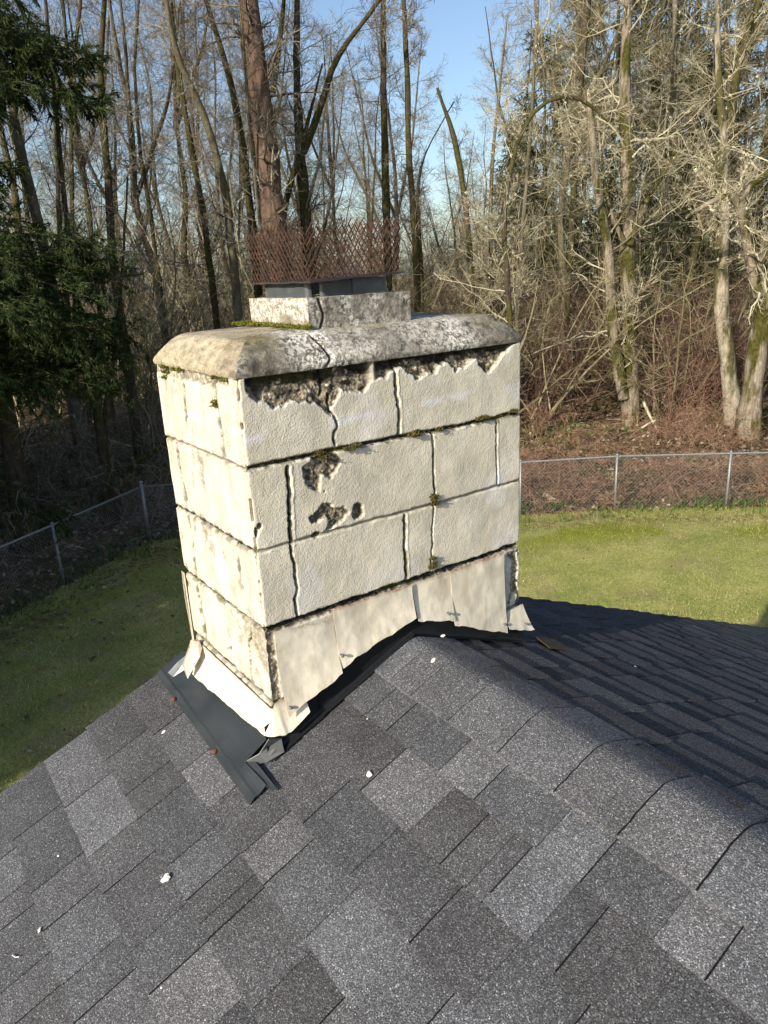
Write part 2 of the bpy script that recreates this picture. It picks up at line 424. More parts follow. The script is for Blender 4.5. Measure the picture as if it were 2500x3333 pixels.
# deck, walls, fascia
XL, XR = RX - 4.75, RX + 4.95
mb = MB()
for side, X in ((-1, XL), (1, XR)):
    xs = (RX, X)
    q = []
    for y_ in (-4.5, None):
        for x_ in xs:
            yv = y_ if y_ is not None else rake_y(x_) - .012
            z_ = RZ - .016 - ROOF_S * abs(x_ - RX)
            q += [(x_, yv, z_), (x_, yv, z_ - .02)]
    mb.add(q, [[0, 2, 6, 4], [1, 5, 7, 3], [0, 1, 3, 2], [4, 6, 7, 5], [2, 3, 7, 6]])
mb.build('roof_deck', MS['trim'], house)
mb = MB()
for side, X in ((-1, XL), (1, XR)):
    a = np.array([RX, rake_y(RX) - .03, RZ - .14]); b = np.array([X, rake_y(X) - .03, RZ - .14 - ROOF_S * abs(X - RX)])
    V = []
    for p in (a, b):
        for dy in (0, -.02):
            for dz in (.10, -.07): V.append(p + np.array([0, dy, dz]))
    mb.add(V, [[0, 1, 5, 4], [2, 6, 7, 3], [0, 4, 6, 2], [1, 3, 7, 5], [4, 5, 7, 6]])
mb.build('rake_board', MS['trim'], house)
mb = MB()
wx0, wx1 = XL + .45, XR - .45; zt0 = RZ - .2 - ROOF_S * abs(wx0 - RX); zt1 = RZ - .2 - ROOF_S * abs(wx1 - RX); yg = .42
prof = [(wx0, G), (wx0, zt0), (RX, RZ - .2), (wx1, zt1), (wx1, G)]
V = [(x, yg, z) for x, z in prof] + [(x, -9.0, z) for x, z in prof]
me_ = bpy.data.meshes.new('wall'); org = parent_origin(house)
me_.from_pydata([tuple(np.array(v) - org) for v in V], [], [(0, 4, 3, 2, 1), (5, 6, 7, 8, 9), (0, 1, 6, 5), (3, 4, 9, 8)]); me_.materials.append(MS['siding'])
link('wall', me_, house)

# ------------------------------------------------------------------ chimney
chim = empty('chimney', (W / 2, D / 2, -.97), 'weathered cream painted concrete block chimney with cracked joints and a rounded mortar cap', 'chimney')
Cc = 0.2032; ZB = -1.35
rs = np.random.default_rng(11)
def PF(pts): return [(p[0], p[2]) for p in (on(1, 0.0, x, y) for x, y in pts)]
def PL(pts): return [(p[1], p[2]) for p in (on(0, 0.0, x, y) for x, y in pts)]
def z1(pts): return [(1.0 * 450 + x * .4219, 650 + y * .4219) for x, y in pts]
def z2(pts): return [(1000 + x * .4822, 950 + y * .4822) for x, y in pts]
def z3(pts): return [(480 + x * .4943, 1750 + y * .4943) for x, y in pts]
def rough_line(pts, amp, step=.012, seed=0):
    out = [pts[0]]; r = np.random.default_rng(seed)
    for a, b in zip(pts[:-1], pts[1:]):
        n = max(1, int(math.dist(a, b) / step))
        for i in range(1, n + 1):
            t = i / n; out.append((a[0] + (b[0] - a[0]) * t + r.normal(0, amp), a[1] + (b[1] - a[1]) * t + r.normal(0, amp)))
    return out
# (polyline, half width, depth, darkness)
FJ = []
for i, (a, b, w, dp, dk) in enumerate([(0, 1, .0055, .012, .95), (0, 1, .0045, .006, .45), (0, 1, .007, .014, 1.0), (0, 1, .004, .006, .5)]):
    z = -Cc * (i + 1); FJ.append((rough_line([(-.01, z), (W * .3, z + .002), (W * .7, z - .002), (W + .01, z)], .0012, .02, i), w, dp, dk))
FV = [
    (z2([(580, 440), (600, 460), (598, 560), (603, 690), (622, 800), (618, 960)]), .0040, .013, 1.0, .0022),
    (z2([(150, 700), (165, 800), (185, 850), (207, 880), (195, 930), (178, 975), (190, 1040)]), .0028, .018, 1.0, .0022),
    ([(937, 1522), (942, 1600), (944, 1690), (950, 1768)], .0045, .012, 1.0, .0015),
    (z2([(845, 950), (855, 1100), (857, 1250), (865, 1400)]), .0030, .012, 1.0, .0014),
    (z2([(1277, 880), (1277, 1050), (1285, 1300)]), .0026, .006, .7, .0008),
    (z3([(945, 60), (955, 130), (970, 200), (972, 260), (990, 340), (975, 400), (985, 520)]), .003, .018, 1.0, .0018),
    ([(1318, 1680), (1318, 1760), (1322, 1850), (1322, 1885)], .0040, .013, 1.0, .0012),
    (z2([(855, 1440), (850, 1550), (843, 1640), (848, 1700), (842, 1780), (835, 1870)]), .0024, .015, 1.0, .0018),
    (z1([(1430, 1300), (1440, 1420), (1420, 1500)]), .003, .01, .9, .002),
]
for i, (pts, w, dp, dk, am) in enumerate(FV): FJ.append((rough_line(PF(pts), am * .62, .008, 20 + i), w, dp, dk))
LJ = []
for i, (w, dp, dk) in enumerate([(.004, .006, .6), (.006, .009, .85), (.0065, .009, .85), (.008, .011, .85)]):
    z = -Cc * (i + 1); LJ.append((rough_line([(-.01, z), (D * .5, z + .002), (D + .01, z)], .0013, .02, 50 + i), w, dp, dk))
LV = [
    ([(697, 1253), (705, 1317), (716, 1380), (724, 1430), (731, 1494)], .004, .009, .9, .002),
    ([(600, 1253), (602, 1300), (604, 1325), (607, 1380), (609, 1409)], .002, .006, .8, .0015),
    ([(575, 1449), (590, 1560), (608, 1658)], .0032, .007, .6, .0012),
    ([(615, 1687), (624, 1740), (628, 1800), (637, 1854)], .003, .007, .7, .002),
    (z3([(580, 40), (592, 120), (605, 190), (610, 280)]), .0028, .006, .75, .002),
    (z3([(320, 290), (345, 400), (360, 500), (375, 580), (385, 660)]), .0045, .009, .8, .002),
    (z3([(670, 640), (673, 720), (678, 800), (680, 920)]), .002, .005, .7, .002),
]
for i, (pts, w, dp, dk, am) in enumerate(LV): LJ.append((rough_line(PL(pts), am, .010, 70 + i), w * 1.6, dp * 1.5, 1.0))
# lower edge of the spalled band below the cap, front face
SPB = PF(z1([(790, 1385), (840, 1480), (900, 1540), (990, 1575), (1040, 1605), (1100, 1590), (1160, 1555), (1200, 1535), (1300, 1530), (1370, 1560), (1420, 1605), (1490, 1665)])
         + z2([(165, 780), (185, 745), (210, 705), (230, 652), (290, 655), (400, 652), (425, 600), (470, 585), (540, 560), (590, 510), (640, 500), (680, 550), (740, 570), (800, 560), (860, 535), (900, 480), (950, 478), (1010, 545), (1060, 500), (1140, 450), (1200, 530), (1240, 545), (1290, 470), (1340, 400), (1410, 345)]))
SPX = np.array([p[0] for p in SPB]); SPZ = np.array([p[1] for p in SPB])
o_ = np.argsort(SPX); SPX = SPX[o_]; SPZ = SPZ[o_]
SPOTS = [(z2([(85, 1190)])[0], .052, .042), (z2([(120, 1490)])[0], .045, .026), (z2([(195, 1510)])[0], .040, .030), (z2([(340, 1490)])[0], .020, .024), (z2([(170, 1140)])[0], .028, .026), (z2([(60, 1280)])[0], .022, .022),
         (z2([(1310, 1310)])[0], .004, .004), ((835, 1735), .008, .014), ((845, 1715), .006, .008), (z2([(60, 1640)])[0], .012, .008)]
def block_off(u, z, joints):
    c = np.floor(-z / Cc).astype(int); r = np.zeros(u.shape)
    for k_ in range(7):
        js = joints.get(k_, [])
        idx = np.zeros(u.shape, int)
        for j_ in js: idx += (u > j_)
        r = np.where(c == k_, _h(idx * 7 + 3, c * 13 + 5, 0, 3), r)
    return (r - .5) * .0015
BX = lambda x, y: float(on(1, 0, x, y)[0])
BJ = {0: [BX(1080, 1336), BX(1297, 1283)], 1: [BX(944, 1690), BX(1412, 1529), BX(1617, 1480)], 2: [BX(959, 1849), BX(1319, 1760), BX(1409, 1750)], 3: []}
def wall_fields(u, z, face):
    """inward depth and masks on a face; u along the face, z height"""
    wob = (fbm(u * 70, z * 70, 3, 3, 5) - .5) * .5
    J = FJ if face == 0 else (LJ if face == 1 else [j for j in (FJ if face == 2 else LJ)[:4]])
    d = (fbm(u * 16, z * 16, face * 9.1, 4, 1) - .5) * .0035 + (fbm(u * 210, z * 210, face, 2, 2) - .5) * .0005
    dark = np.zeros(u.shape); moss = np.zeros(u.shape); spall = np.zeros(u.shape)
    d = d + block_off(u, z, BJ if face == 0 else {0: [.12], 2: [.1], 3: [.3]})
    for i, (pl, w, dp, dk) in enumerate(J):
        xs = [p[0] for p in pl]; zs = [p[1] for p in pl]
        m_ = (u > min(xs) - .03) & (u < max(xs) + .03) & (z > min(zs) - .03) & (z < max(zs) + .03)
        if not m_.any(): continue
        dist, side = segdist(u[m_], z[m_], pl)
        ww = w * (1 + wob[m_] * 1.4)
        g = 1 - sst(ww * .45, ww * 1.5, dist)
        dd = d[m_]; gd = dp * g * (.75 + .5 * fbm(u[m_] * 60, z[m_] * 60, i, 2, 9)); d[m_] = np.where(g > .02, np.maximum(dd, gd), dd)
        dark[m_] = np.maximum(dark[m_], dk * (1 - sst(ww * .35, ww * 1.15, dist + (fbm(u[m_] * 130, z[m_] * 130, i, 2, 8) - .5) * .0015)))
        halo = sst(.46, .60, fbm(u[m_] * 55, z[m_] * 38, i * 3, 4, 88)) * (1 - sst(w * 1.1, w * (3.2 if face == 1 else 2.4), dist)) * .5 * min(1, dk)
        dark[m_] = np.maximum(dark[m_], halo)
        if face == 0 and i in (4, 6, 8, 10):                     # raised strip of mortar beside the open joint
            off = np.abs(dist - w * 2.3); sd = (side > 0)
            d[m_] -= .0013 * np.exp(-(off / .0028) ** 2) * sd * (.5 + fbm(u[m_] * 40, z[m_] * 40, 3, 2, 77))
    nz = fbm(u * 30, z * 30, 7, 4, 12) - .5
    if face == 0:
        lim = np.interp(u, SPX, SPZ)
        e = z - (lim - .004) + nz * .016 + (fbm(u * 85, z * 85, 3, 3, 14) - .5) * .016
        gap = 1 - .85 * np.exp(-((u - .365) / .012) ** 2)
        sp_ = sst(-.001, .003, e) * gap * (u > .02) * (u < W - .012)
        spall = np.maximum(spall, sp_)
        white_edge = np.exp(-((e + .004) / .004) ** 2) * (u > .03) * (u < W - .02)
        for (px, a, b) in SPOTS:
            (cu, cz), = PF([px])
            q = np.hypot((u - cu) / a, (z - cz) / b) + nz * 1.4
            spall = np.maximum(spall, 1 - sst(.85, 1.0, q))
        # bare rough arris at the bottom left and along the lowest course
        q = (.03 - u) + nz * .008
        spall = np.maximum(spall, sst(0, .003, q) * sst(-.60, -.612, z) * .8)
        q = np.abs(z + Cc * 3 + .006) + nz * .012
        spall = np.maximum(spall, 1 - sst(.004, .010, q))
        spall = np.maximum(spall, sst(W - .055, W - .03, u + nz * .06) * sst(-.62, -.64, z) * .9 * (fbm(u * 40, z * 25, 2, 3, 44) > .45))
        dkb = fbm(u * 22, z * 45, 5, 4, 31)
        dark = np.maximum(dark, spall * sst(-.01, .0, z + .020 + (dkb - .5) * .10) * .85)
    if face == 1:
        q = -.018 - z + nz * .022 - .012 * (u > .12) * (u < .45)
        top = (1 - sst(-.002, .004, q)) * (u > .04)
        spall = np.maximum(spall, top * .75)
        tri = sst(0, .004, (-.605 - z) * 0 + (.13 - u) * 1 - np.abs(z + .655) * .0) * 0
        # mortar bared triangle at the corner of the lowest course
        e1 = (.145 - u) - np.clip(-.612 - z, 0, 1) * .95 + nz * .014
        spall = np.maximum(spall, sst(0, .004, e1) * sst(-.606, -.612, z) * sst(-.77, -.75, z) * .55)
    fl = sst(.655, .69, fbm(u * 26, z * 17, 11 + face * 5, 5, 91)) * (.6 if face == 1 else 0) * (sst(.35, .6, fbm(u * 3.5, z * 3.5, face, 2, 92)))
    spall = np.maximum(spall, fl * .8)
    rough = fbm(u * 75, z * 75, 4, 4, 21)
    d = d + spall * (.003 + .013 * rough)
    if face == 0: d = d + spall * sst(-.07, -.005, z) * .012
    dirt = .2 + .5 * fbm(u * 5, z * 5, face * 3, 3, 33) + (.55 if face == 1 else 0)
    dirt = dirt + sst(-.3, .0, z) * .25
    # dirt gathers along the course joints
    ph = (-z / Cc) % 1.0; dirt = dirt + .45 * np.exp(-(np.minimum(ph, 1 - ph) / .07) ** 2) * (fbm(u * 12, z * 12, 9, 3, 55) > .42)
    dirt = np.where(dirt > 0, dirt * (.55 if face == 0 else 1.0), 0)
    mn = fbm(u * 14, z * 9, 8 + face, 3, 61)
    moss = np.clip(dark, 0, 1) * sst(.60, .66, mn) * .9
    moss = np.maximum(moss, spall * sst(.66, .74, fbm(u * 18, z * 18, 5, 3, 62)) * .4 * (z > -.1)) * np.where((face == 0) & (z > -.05), .35, 1)
    white = sst(.60, .78, fbm(u * 9, z * 7, 3 + face, 4, 71)) * .28
    zb = -.13 if face == 0 else -.115
    white = np.maximum(white, np.exp(-((z - zb - (u - .4) * .02) / .012) ** 2) * sst(.42, .6, fbm(u * 11, z * 20, 1, 3, 72)) * .5)
    if face == 1: white *= .6
    if face == 0: white = np.maximum(white, white_edge * .22)
    white = white * (1 - np.clip(spall * 2, 0, 1))
    return d, dict(spall=np.clip(spall, 0, 1), dark=np.clip(dark, 0, 1), moss=np.clip(moss, 0, 1), dirt=np.clip(dirt, 0, 1.2), white=white)
mb = MB()
zs = np.concatenate([np.arange(0.004, -1.05, -.0022), np.linspace(-1.05, ZB, 8)])
def corner_d(z, k_): return .0025 + .004 * fbm(z * 45, k_ * 3.3, 0, 3, 81) + .006 * np.exp(-((((-z / Cc) + .5) % 1 - .5) / .035) ** 2) + .010 * sst(.60, .72, fbm(z * 28, k_ * 5.1, 0, 2, 82))
for face, (n_, w_, fr, dirn, nor, step) in enumerate([
        (0, W, (0, 0), (1, 0), (0, 1), .0022), (1, D, (0, 0), (0, 1), (1, 0), .0024), (2, W, (0, D), (1, 0), (0, -1), .006), (3, D, (W, 0), (0, 1), (-1, 0), .006)]):
    us = np.linspace(0, w_, int(w_ / step)); U, Z = np.meshgrid(us, zs, indexing='ij')
    d, A = wall_fields(U, Z, face)
    # shared corner displacement: corners numbered 0:(0,0) 1:(W,0) 2:(0,D) 3:(W,D)
    ca, cb = [(0, 1), (0, 2), (2, 3), (1, 3)][face]
    ka = np.exp(-(U / .004) ** 1.5); kb = np.exp(-((w_ - U) / .004) ** 1.5)
    da, db = corner_d(Z, ca), corner_d(Z, cb)
    d = d * (1 - ka) * (1 - kb) + da * ka + db * kb
    sh = da * ka - db * kb
    X = fr[0] + dirn[0] * (U + sh) + nor[0] * d; Y = fr[1] + dirn[1] * (U + sh) + nor[1] * d
    V = np.stack([X, Y, Z], -1).reshape(-1, 3)
    mb.add(V, grid_faces(len(us), len(zs), 0, face in (0, 3)), **{k_: v.ravel() for k_, v in A.items()})
mb.build('wall', MS['wall'], chim, smooth=True)
# --- cap (mortar crown)
def rrect(w_, d_, r, n):                               # rounded rectangle sampled by arc length from the near corner
    segs = []; r = max(r, .002)
    cs = [(w_ - r, r, -pi / 2), (w_ - r, d_ - r, 0), (r, d_ - r, pi / 2), (r, r, pi)]
    pts = []
    L = [w_ - 2 * r, pi / 2 * r, d_ - 2 * r, pi / 2 * r, w_ - 2 * r, pi / 2 * r, d_ - 2 * r, pi / 2 * r]
    return cs, L
def cap_ring(ins, n, r):
    x0, y0, x1, y1 = ins, ins, W - ins, D - ins
    # sample the un-inset rectangle perimeter by fixed parameter, corners softened
    w0, d0 = W, D; P = 2 * (w0 + d0); t = np.arange(n) / n * P
    x = np.where(t < w0, t, np.where(t < w0 + d0, w0, np.where(t < 2 * w0 + d0, w0 - (t - w0 - d0), 0)))
    y = np.where(t < w0, 0, np.where(t < w0 + d0, t - w0, np.where(t < 2 * w0 + d0, d0, d0 - (t - 2 * w0 - d0))))
    x = x0 + x / w0 * (x1 - x0); y = y0 + y / d0 * (y1 - y0)
    # round the corners by pulling points onto arcs
    cx = np.clip(x, x0 + r, x1 - r); cy = np.clip(y, y0 + r, y1 - r); dx, dy = x - cx, y - cy
    l = np.hypot(dx, dy); big = (np.abs(dx) > 1e-6) & (np.abs(dy) > 1e-6)
    f = np.where(big, r / np.maximum(l, 1e-6), 1); return cx + dx * f, cy + dy * f
capprof = [(.03, -.004, .01), (-.001, -.003, .012), (-.003, .001, .011), (-.004, .008, .012), (.000, .018, .016), (.010, .033, .024), (.024, .049, .032), (.038, .064, .042), (.047, .0715, .046), (.056, .0750, .048), (.075, .0770, .05), (.12, .0790, .05), (.2, .081, .04)]
pi_ = np.array(capprof); tt = np.linspace(0, len(pi_) - 1, 64); N_ = 900
V = []; A = {k_: [] for k_ in ('cream', 'white', 'moss', 'dark')}
ccr = [(p[0], p[2]) for p in [on(1, -.0, 1030, 1075), on(1, 0, 1033, 1110), on(1, 0, 1040, 1150), on(1, -.0, 1052, 1200)]]
for t in tt:
    i = min(int(t), len(pi_) - 2); f = t - i; ins, z, r = pi_[i] * (1 - f) + pi_[i + 1] * f
    x, y = cap_ring(ins, N_, r)
    per = np.arange(N_) / N_ * 2 * (W + D); front = per < W; left = per > 2 * W + D
    n1 = (fbm(x * 9, y * 9, z * 9, 4, 3) - .5); n2 = (fbm(x * 60, y * 60, z * 60, 3, 4) - .5)
    dz = n1 * .012 * min(1, t / 3) * .6 + n2 * .004 * min(1, t / 2)
    # crack over the front face and the top
    cxn = .232 + .012 * np.sin(z * 60) + .006 * (fbm(z * 90, 0, 0, 2, 5) - .5) + (y < .2) * 0
    cr = np.exp(-((x - cxn) / .0034) ** 2) * (y < .2) * (t > 1)
    cr2 = np.exp(-((y - .33 - .04 * np.sin(z * 40)) / .0025) ** 2) * (x < .12) * (t > 1.5) * .5 + np.exp(-((y - .22 + .1 * (z - .03) + .01 * np.sin(z * 70)) / .002) ** 2) * (x < .06) * (z < .05) * (t > 1) * .5
    cr2 = cr2 + np.exp(-((y - .12 - .12 * (x - .1)) / .0018) ** 2) * (x < .24) * (x > .10) * (t > 7) * .5
    cc = np.clip(cr + cr2, 0, 1)
    ox = np.where(x < .3, 1, 0) * 0
    yy = y + cr * .012; xx = x + cr2 * .004 * (x < .12); zz = z + dz - cc * .010 * (t > 4)
    V.append(np.stack([xx, yy, np.full(N_, 1.0) * zz], 1))
    fr_ = sst(.01, .05, x - (y * .4))
    wz = fbm(x * 10, z * 14, 2, 3, 15)
    wm = np.interp(x, [0, .06, .10, .22, .3, .38, .5, .60, .64, .70, .74, .9], [0, 0, .5, 1, .75, .5, .3, .35, 1.0, .45, .1, .15])
    A['white'].append(np.clip(wm + (wz - .5) * 1.6, 0, 1) * front * (y < .17))
    A['cream'].append(np.clip(left * 1.0 + sst(.10, .03, x) * (y > .0) * .0 + (t > 8) * .45, 0, 1))
    A['moss'].append(np.clip(np.exp(-(((x - .10) / .05) ** 2 + ((y - .09) / .06) ** 2)) * 1.2 + np.exp(-(((x - .78) / .05) ** 2 + ((y - .08) / .06) ** 2)) * .7 + .1 * (wz > .6), 0, 1))
    stn = (sst(.5, .62, fbm(x * 16, y * 16, z * 30, 4, 77)) * .45 + .2) * (np.exp(-((x - .05) / .075) ** 2) * (y < .12) + np.exp(-((x - .80) / .10) ** 2) + .5 * np.exp(-((x - .47) / .08) ** 2))
    A['dark'].append(np.clip(cr * 1.1 + cr2 * .8 + stn * (t > 2), 0, 1))
nr = len(tt); V = np.vstack(V)
j, i = np.meshgrid(np.arange(nr - 1), np.arange(N_), indexing='ij'); i2 = (i + 1) % N_
Q = np.stack([j * N_ + i, j * N_ + i2, (j + 1) * N_ + i2, (j + 1) * N_ + i], -1).reshape(-1, 4)
ctr = len(V); V = np.vstack([V, [[W / 2, D / 2, .081]]])
T = np.stack([(nr - 1) * N_ + np.arange(N_), (nr - 1) * N_ + (np.arange(N_) + 1) % N_, np.full(N_, ctr)], 1)
mb = MB(); mb.add(V, Q, T, **{k_: np.append(np.concatenate(v), v[-1][0]) for k_, v in A.items()})
mb.build('cap', MS['cap'], chim, smooth=True)
# --- flue collar block on the cap
bx0, bx1, by0, bz0, bz1 = .250, .561, .098, .070, .153; by1 = on(0, .250, 812, 985)[1]
mb = MB()
def rough_face(org, du, dv, nu, nv, nor, fn, seed, fl):
    U, V_ = np.meshgrid(np.linspace(0, 1, nu), np.linspace(0, 1, nv), indexing='ij')
    P = np.array(org) + U[..., None] * np.array(du) + V_[..., None] * np.array(dv)
    n = fbm(P[..., 0] * 45, P[..., 1] * 45, P[..., 2] * 45, 4, seed) - .5
    edge = np.minimum(np.minimum(U, 1 - U) * np.linalg.norm(du), np.minimum(V_, 1 - V_) * np.linalg.norm(dv)); e = sst(0, .008, edge)
    dep, A = fn(P, U, V_)
    P = P + np.array(nor) * ((n * .006 - dep) * e)[..., None]
    mb.add(P.reshape(-1, 3), grid_faces(nu, nv, 0, fl), **{k_: np.broadcast_to(v, U.shape).ravel() for k_, v in A.items()})
def ff(P, U, V_):
    c = np.exp(-((P[..., 0] - (.287 + .006 * np.sin(P[..., 2] * 70) + .004 * (fbm(P[..., 2] * 120, 0, 0, 2, 9) - .5))) / .0028) ** 2)
    lo = fbm(P[..., 0] * 22, P[..., 2] * 22, 1, 4, 17)
    return c * .012, dict(cream=0.0, white=np.clip(.15 + sst(.5, .7, lo) * .55 + .25 * sst(.45, .1, V_), 0, 1), moss=0.0, dark=c)
def fl_(P, U, V_):
    lo = fbm(P[..., 1] * 14, P[..., 2] * 14, 1, 4, 18)
    up = sst(.32, .5, V_ + (lo - .5) * .9)
    return up * -.001, dict(cream=.3 + .2 * lo, white=up * .7, moss=0.0, dark=0.0)
def fo(P, U, V_): return 0 * U, dict(cream=.5, white=.35, moss=.05, dark=0.0)
rough_face((bx0, by0, bz0), (bx1 - bx0, 0, 0), (0, 0, bz1 - bz0), 150, 44, (0, -1, 0), ff, 31, False)
rough_face((bx0, by0, bz0), (0, by1 - by0, 0), (0, 0, bz1 - bz0), 150, 44, (-1, 0, 0), fl_, 32, True)
rough_face((bx0, by1, bz0), (bx1 - bx0, 0, 0), (0, 0, bz1 - bz0), 60, 20, (0, 1, 0), fo, 33, True)
rough_face((bx1, by0, bz0), (0, by1 - by0, 0), (0, 0, bz1 - bz0), 60, 20, (1, 0, 0), fo, 34, False)
rough_face((bx0, by0, bz1), (bx1 - bx0, 0, 0), (0, by1 - by0, 0), 80, 80, (0, 0, 1), fo, 35, False)
o = mb.build('flue_collar', MS['cap'], chim, smooth=True)
# --- spark arrestor: liner skirt, tray, expanded metal screen
arr = empty('spark_arrestor', (0, 0, 0)); arr.parent = chim; arr.location = Vector((.41, .26, .156)) - Vector(chim.location)
def sheet_strip(mb, pts, h0, h1, th=.0015, **a):      # vertical sheet following a plan polyline
    pts = np.array(pts, float); n = len(pts); T = np.gradient(pts, axis=0); T /= np.linalg.norm(T, axis=1, keepdims=True)
    N2 = np.stack([T[:, 1], -T[:, 0]], 1)
    V = []
    for s_ in (0, 1):
        for h in (h0, h1): V.append(np.column_stack([pts + N2 * th * (s_ - .5), np.full(n, 1.) * h]))
    V = np.vstack(V); q = []
    for i in range(n - 1):
        q += [[i, i + 1, n + i + 1, n + i], [2 * n + i, 3 * n + i, 3 * n + i + 1, 2 * n + i + 1], [n + i, n + i + 1, 3 * n + i + 1, 3 * n + i], [i, 2 * n + i, 2 * n + i + 1, i + 1]]
    q += [[0, n, 3 * n, 2 * n], [n - 1, 3 * n - 1, 4 * n - 1, 2 * n - 1]]
    mb.add(V, q, **a)
sx0, sx1, sy0 = .276, .497, .112; sy1 = on(0, .276, 864, 945)[1]
mb = MB()
def arc(cx, cy, r, a0, a1, n=6): return [(cx + r * cos(radians(a0 + (a1 - a0) * i / n)), cy + r * sin(radians(a0 + (a1 - a0) * i / n))) for i in range(n + 1)]
sheet_strip(mb, [(sx0, sy1), (sx0, sy0 + .06)] + arc(sx0 + .016, sy0 + .046, .016, 180, 260), .148, .190)
mb.build('liner_skirt', MS['liner'], arr)
mb = MB(); sheet_strip(mb, arc(sx0 + .035, sy0 + .012, .012, 200, 270) + [(sx0 + .08, sy0), (.395, sy0)], .148, .191); mb.build('liner_skirt', MS['liner'], arr)
mb = MB(); sheet_strip(mb, [(.389, sy0 - .003), (sx1 - .01, sy0 - .003)] + arc(sx1 - .01, sy0 + .007, .01, -90, 0) + [(sx1, sy1), (sx0, sy1)], .148, .193); mb.build('liner_skirt', MS['liner'], arr)
mx0, mx1, my0 = .258, .521, .090; my1 = on(0, .258, 829, 922)[1]             # tray and screen outline
def tray_z(x, y): return .1905 + .004 * fbm(x * 25, y * 25, 0, 3, 8) + .010 * (x - mx0) / (mx1 - mx0)
mb = MB()
xs = np.linspace(mx0 - .004, mx1 + .008, 40); ys = np.linspace(my0 - .006, my1 + .006, 40); X, Y = np.meshgrid(xs, ys, indexing='ij')
hole = (X > mx0 + .06) & (X < mx1 - .06) & (Y > my0 + .06) & (Y < my1 - .06)
Z = tray_z(X, Y) + .002 * (fbm(X * 60, Y * 60, 0, 2, 4) - .5)
top = np.stack([X, Y, Z], -1).reshape(-1, 3); bot = top - [0, 0, .0045]
q = grid_faces(40, 40); keep = ~hole.ravel()[q].all(1); q = q[keep]
cnt = {}
for f in q:
    for a, b in zip(f, np.roll(f, -1)): cnt[(a, b)] = 1
rim = [[a, b, b + 1600, a + 1600][::-1] for (a, b) in cnt if (b, a) not in cnt]
mb.add(np.vstack([top, bot]), np.vstack([q, q[:, ::-1] + 1600, np.array(rim)]))
mb.build('tray', MS['rustpatch'], arr)
mb = MB()
def strand_wall(a, b, seed):
    a = np.array(a); b = np.array(b); L = np.linalg.norm(b - a); cw = .0090; ch = .0265; nst = int(L / cw); r = np.random.default_rng(seed)
    dirv = (b - a) / L; nv = np.array([dirv[1], -dirv[0]])
    Ht = .138
    for s_ in range(nst + 1):
        rows = int(Ht / (ch / 2)); ph = s_ % 2
        extra = (s_ % 2) + (r.uniform() < .06)
        P = []
        for k_ in range(rows + extra):
            zc = k_ * ch / 2
            off = ((k_ + ph) % 2) * (cw * .92) + (cw * .04)
            u = s_ * cw + off - cw * .5
            lean = zc * .06
            for f_ in (-.22, .22):                      # small flats at the knuckles
                zz = zc + f_ * ch * .18
                p = a + dirv * u; pw = .003 * (fbm(u * 12, zz * 12, seed, 2, 6) - .5)
                pz = tray_z(p[0], p[1]) + zz
                p = p + nv * (lean + pw + ((k_ % 2) - .5) * .0012)
                P.append((p[0], p[1], pz))
        P = np.array(P); tube_r = np.full(len(P), .0016)
        V, Q = tubes(P[None], tube_r[None], 4); mb.add(V, Q)
strand_wall((mx0, my1), (mx0, my0), 1); strand_wall((mx0, my0), (mx1, my0), 2); strand_wall((mx1, my0), (mx1, my1), 3); strand_wall((mx1, my1), (mx0, my1), 4)
mb.build('mesh_screen', MS['rust'], arr)
# --- moss tufts
def moss_tufts(mb, pts, size, n, r_):
    for p in pts:
        c = np.array(p); B = n
        d = r_.normal(0, 1, (B, 3)); d[:, 2] = np.abs(d[:, 2]); d /= np.linalg.norm(d, axis=1, keepdims=True)
        base = c + r_.normal(0, size * .55, (B, 3)) * [1, 1, .35]
        tip = base + d * size * r_.uniform(.5, 1.1, (B, 1)); s_ = np.cross(d, r_.normal(0, 1, (B, 3))); s_ /= np.linalg.norm(s_, axis=1, keepdims=True); s_ *= size * .22
        V = np.stack([base - s_, base + s_, tip], 1).reshape(-1, 3); mb.add(V, None, np.arange(3 * B).reshape(-1, 3))
mb = MB()
moss_tufts(mb, [(bx0 - .006 + rs.normal(0, .003), y_, .086 + .002 * rs.normal()) for y_ in np.linspace(.09, .50, 75)], .0075, 60, rs)
mb.build('moss', MS['moss'], chim)
mb = MB()
pts = []
for a in z2([(110, 1110), (300, 1050), (330, 1040), (740, 960), (885, 930), (1160, 855), (1200, 848), (1380, 805), (80, 1085), (265, 1060), (700, 962)]): p = on(1, 0, *a); pts.append((p[0], -.003, p[2]))
for a in z2([(855, 1400), (853, 1430), (850, 1380), (840, 1800), (845, 1840), (838, 1860)]): p = on(1, 0, *a); pts.append((p[0], -.002, p[2]))
for p in pts: moss_tufts(mb, [p], .0075 + .003 * rs.random(), 160, rs)
for x in np.linspace(.05, .85, 26): moss_tufts(mb, [(x + rs.normal(0, .01), .001, -.2032 + rs.normal(0, .003))], .0032, 30, rs)
mb.build('moss', MS['mossdry'], chim)
mb = MB()
for a in z1([(215, 1330), (215, 1370), (205, 1290), (330, 1310), (600, 1370), (600, 1560), (675, 1390), (605, 1590), (290, 1310)]): p = on(0, 0, *a); moss_tufts(mb, [(-.002, p[1], p[2])], .009, 120, rs)
mb.build('moss', MS['moss'], chim)
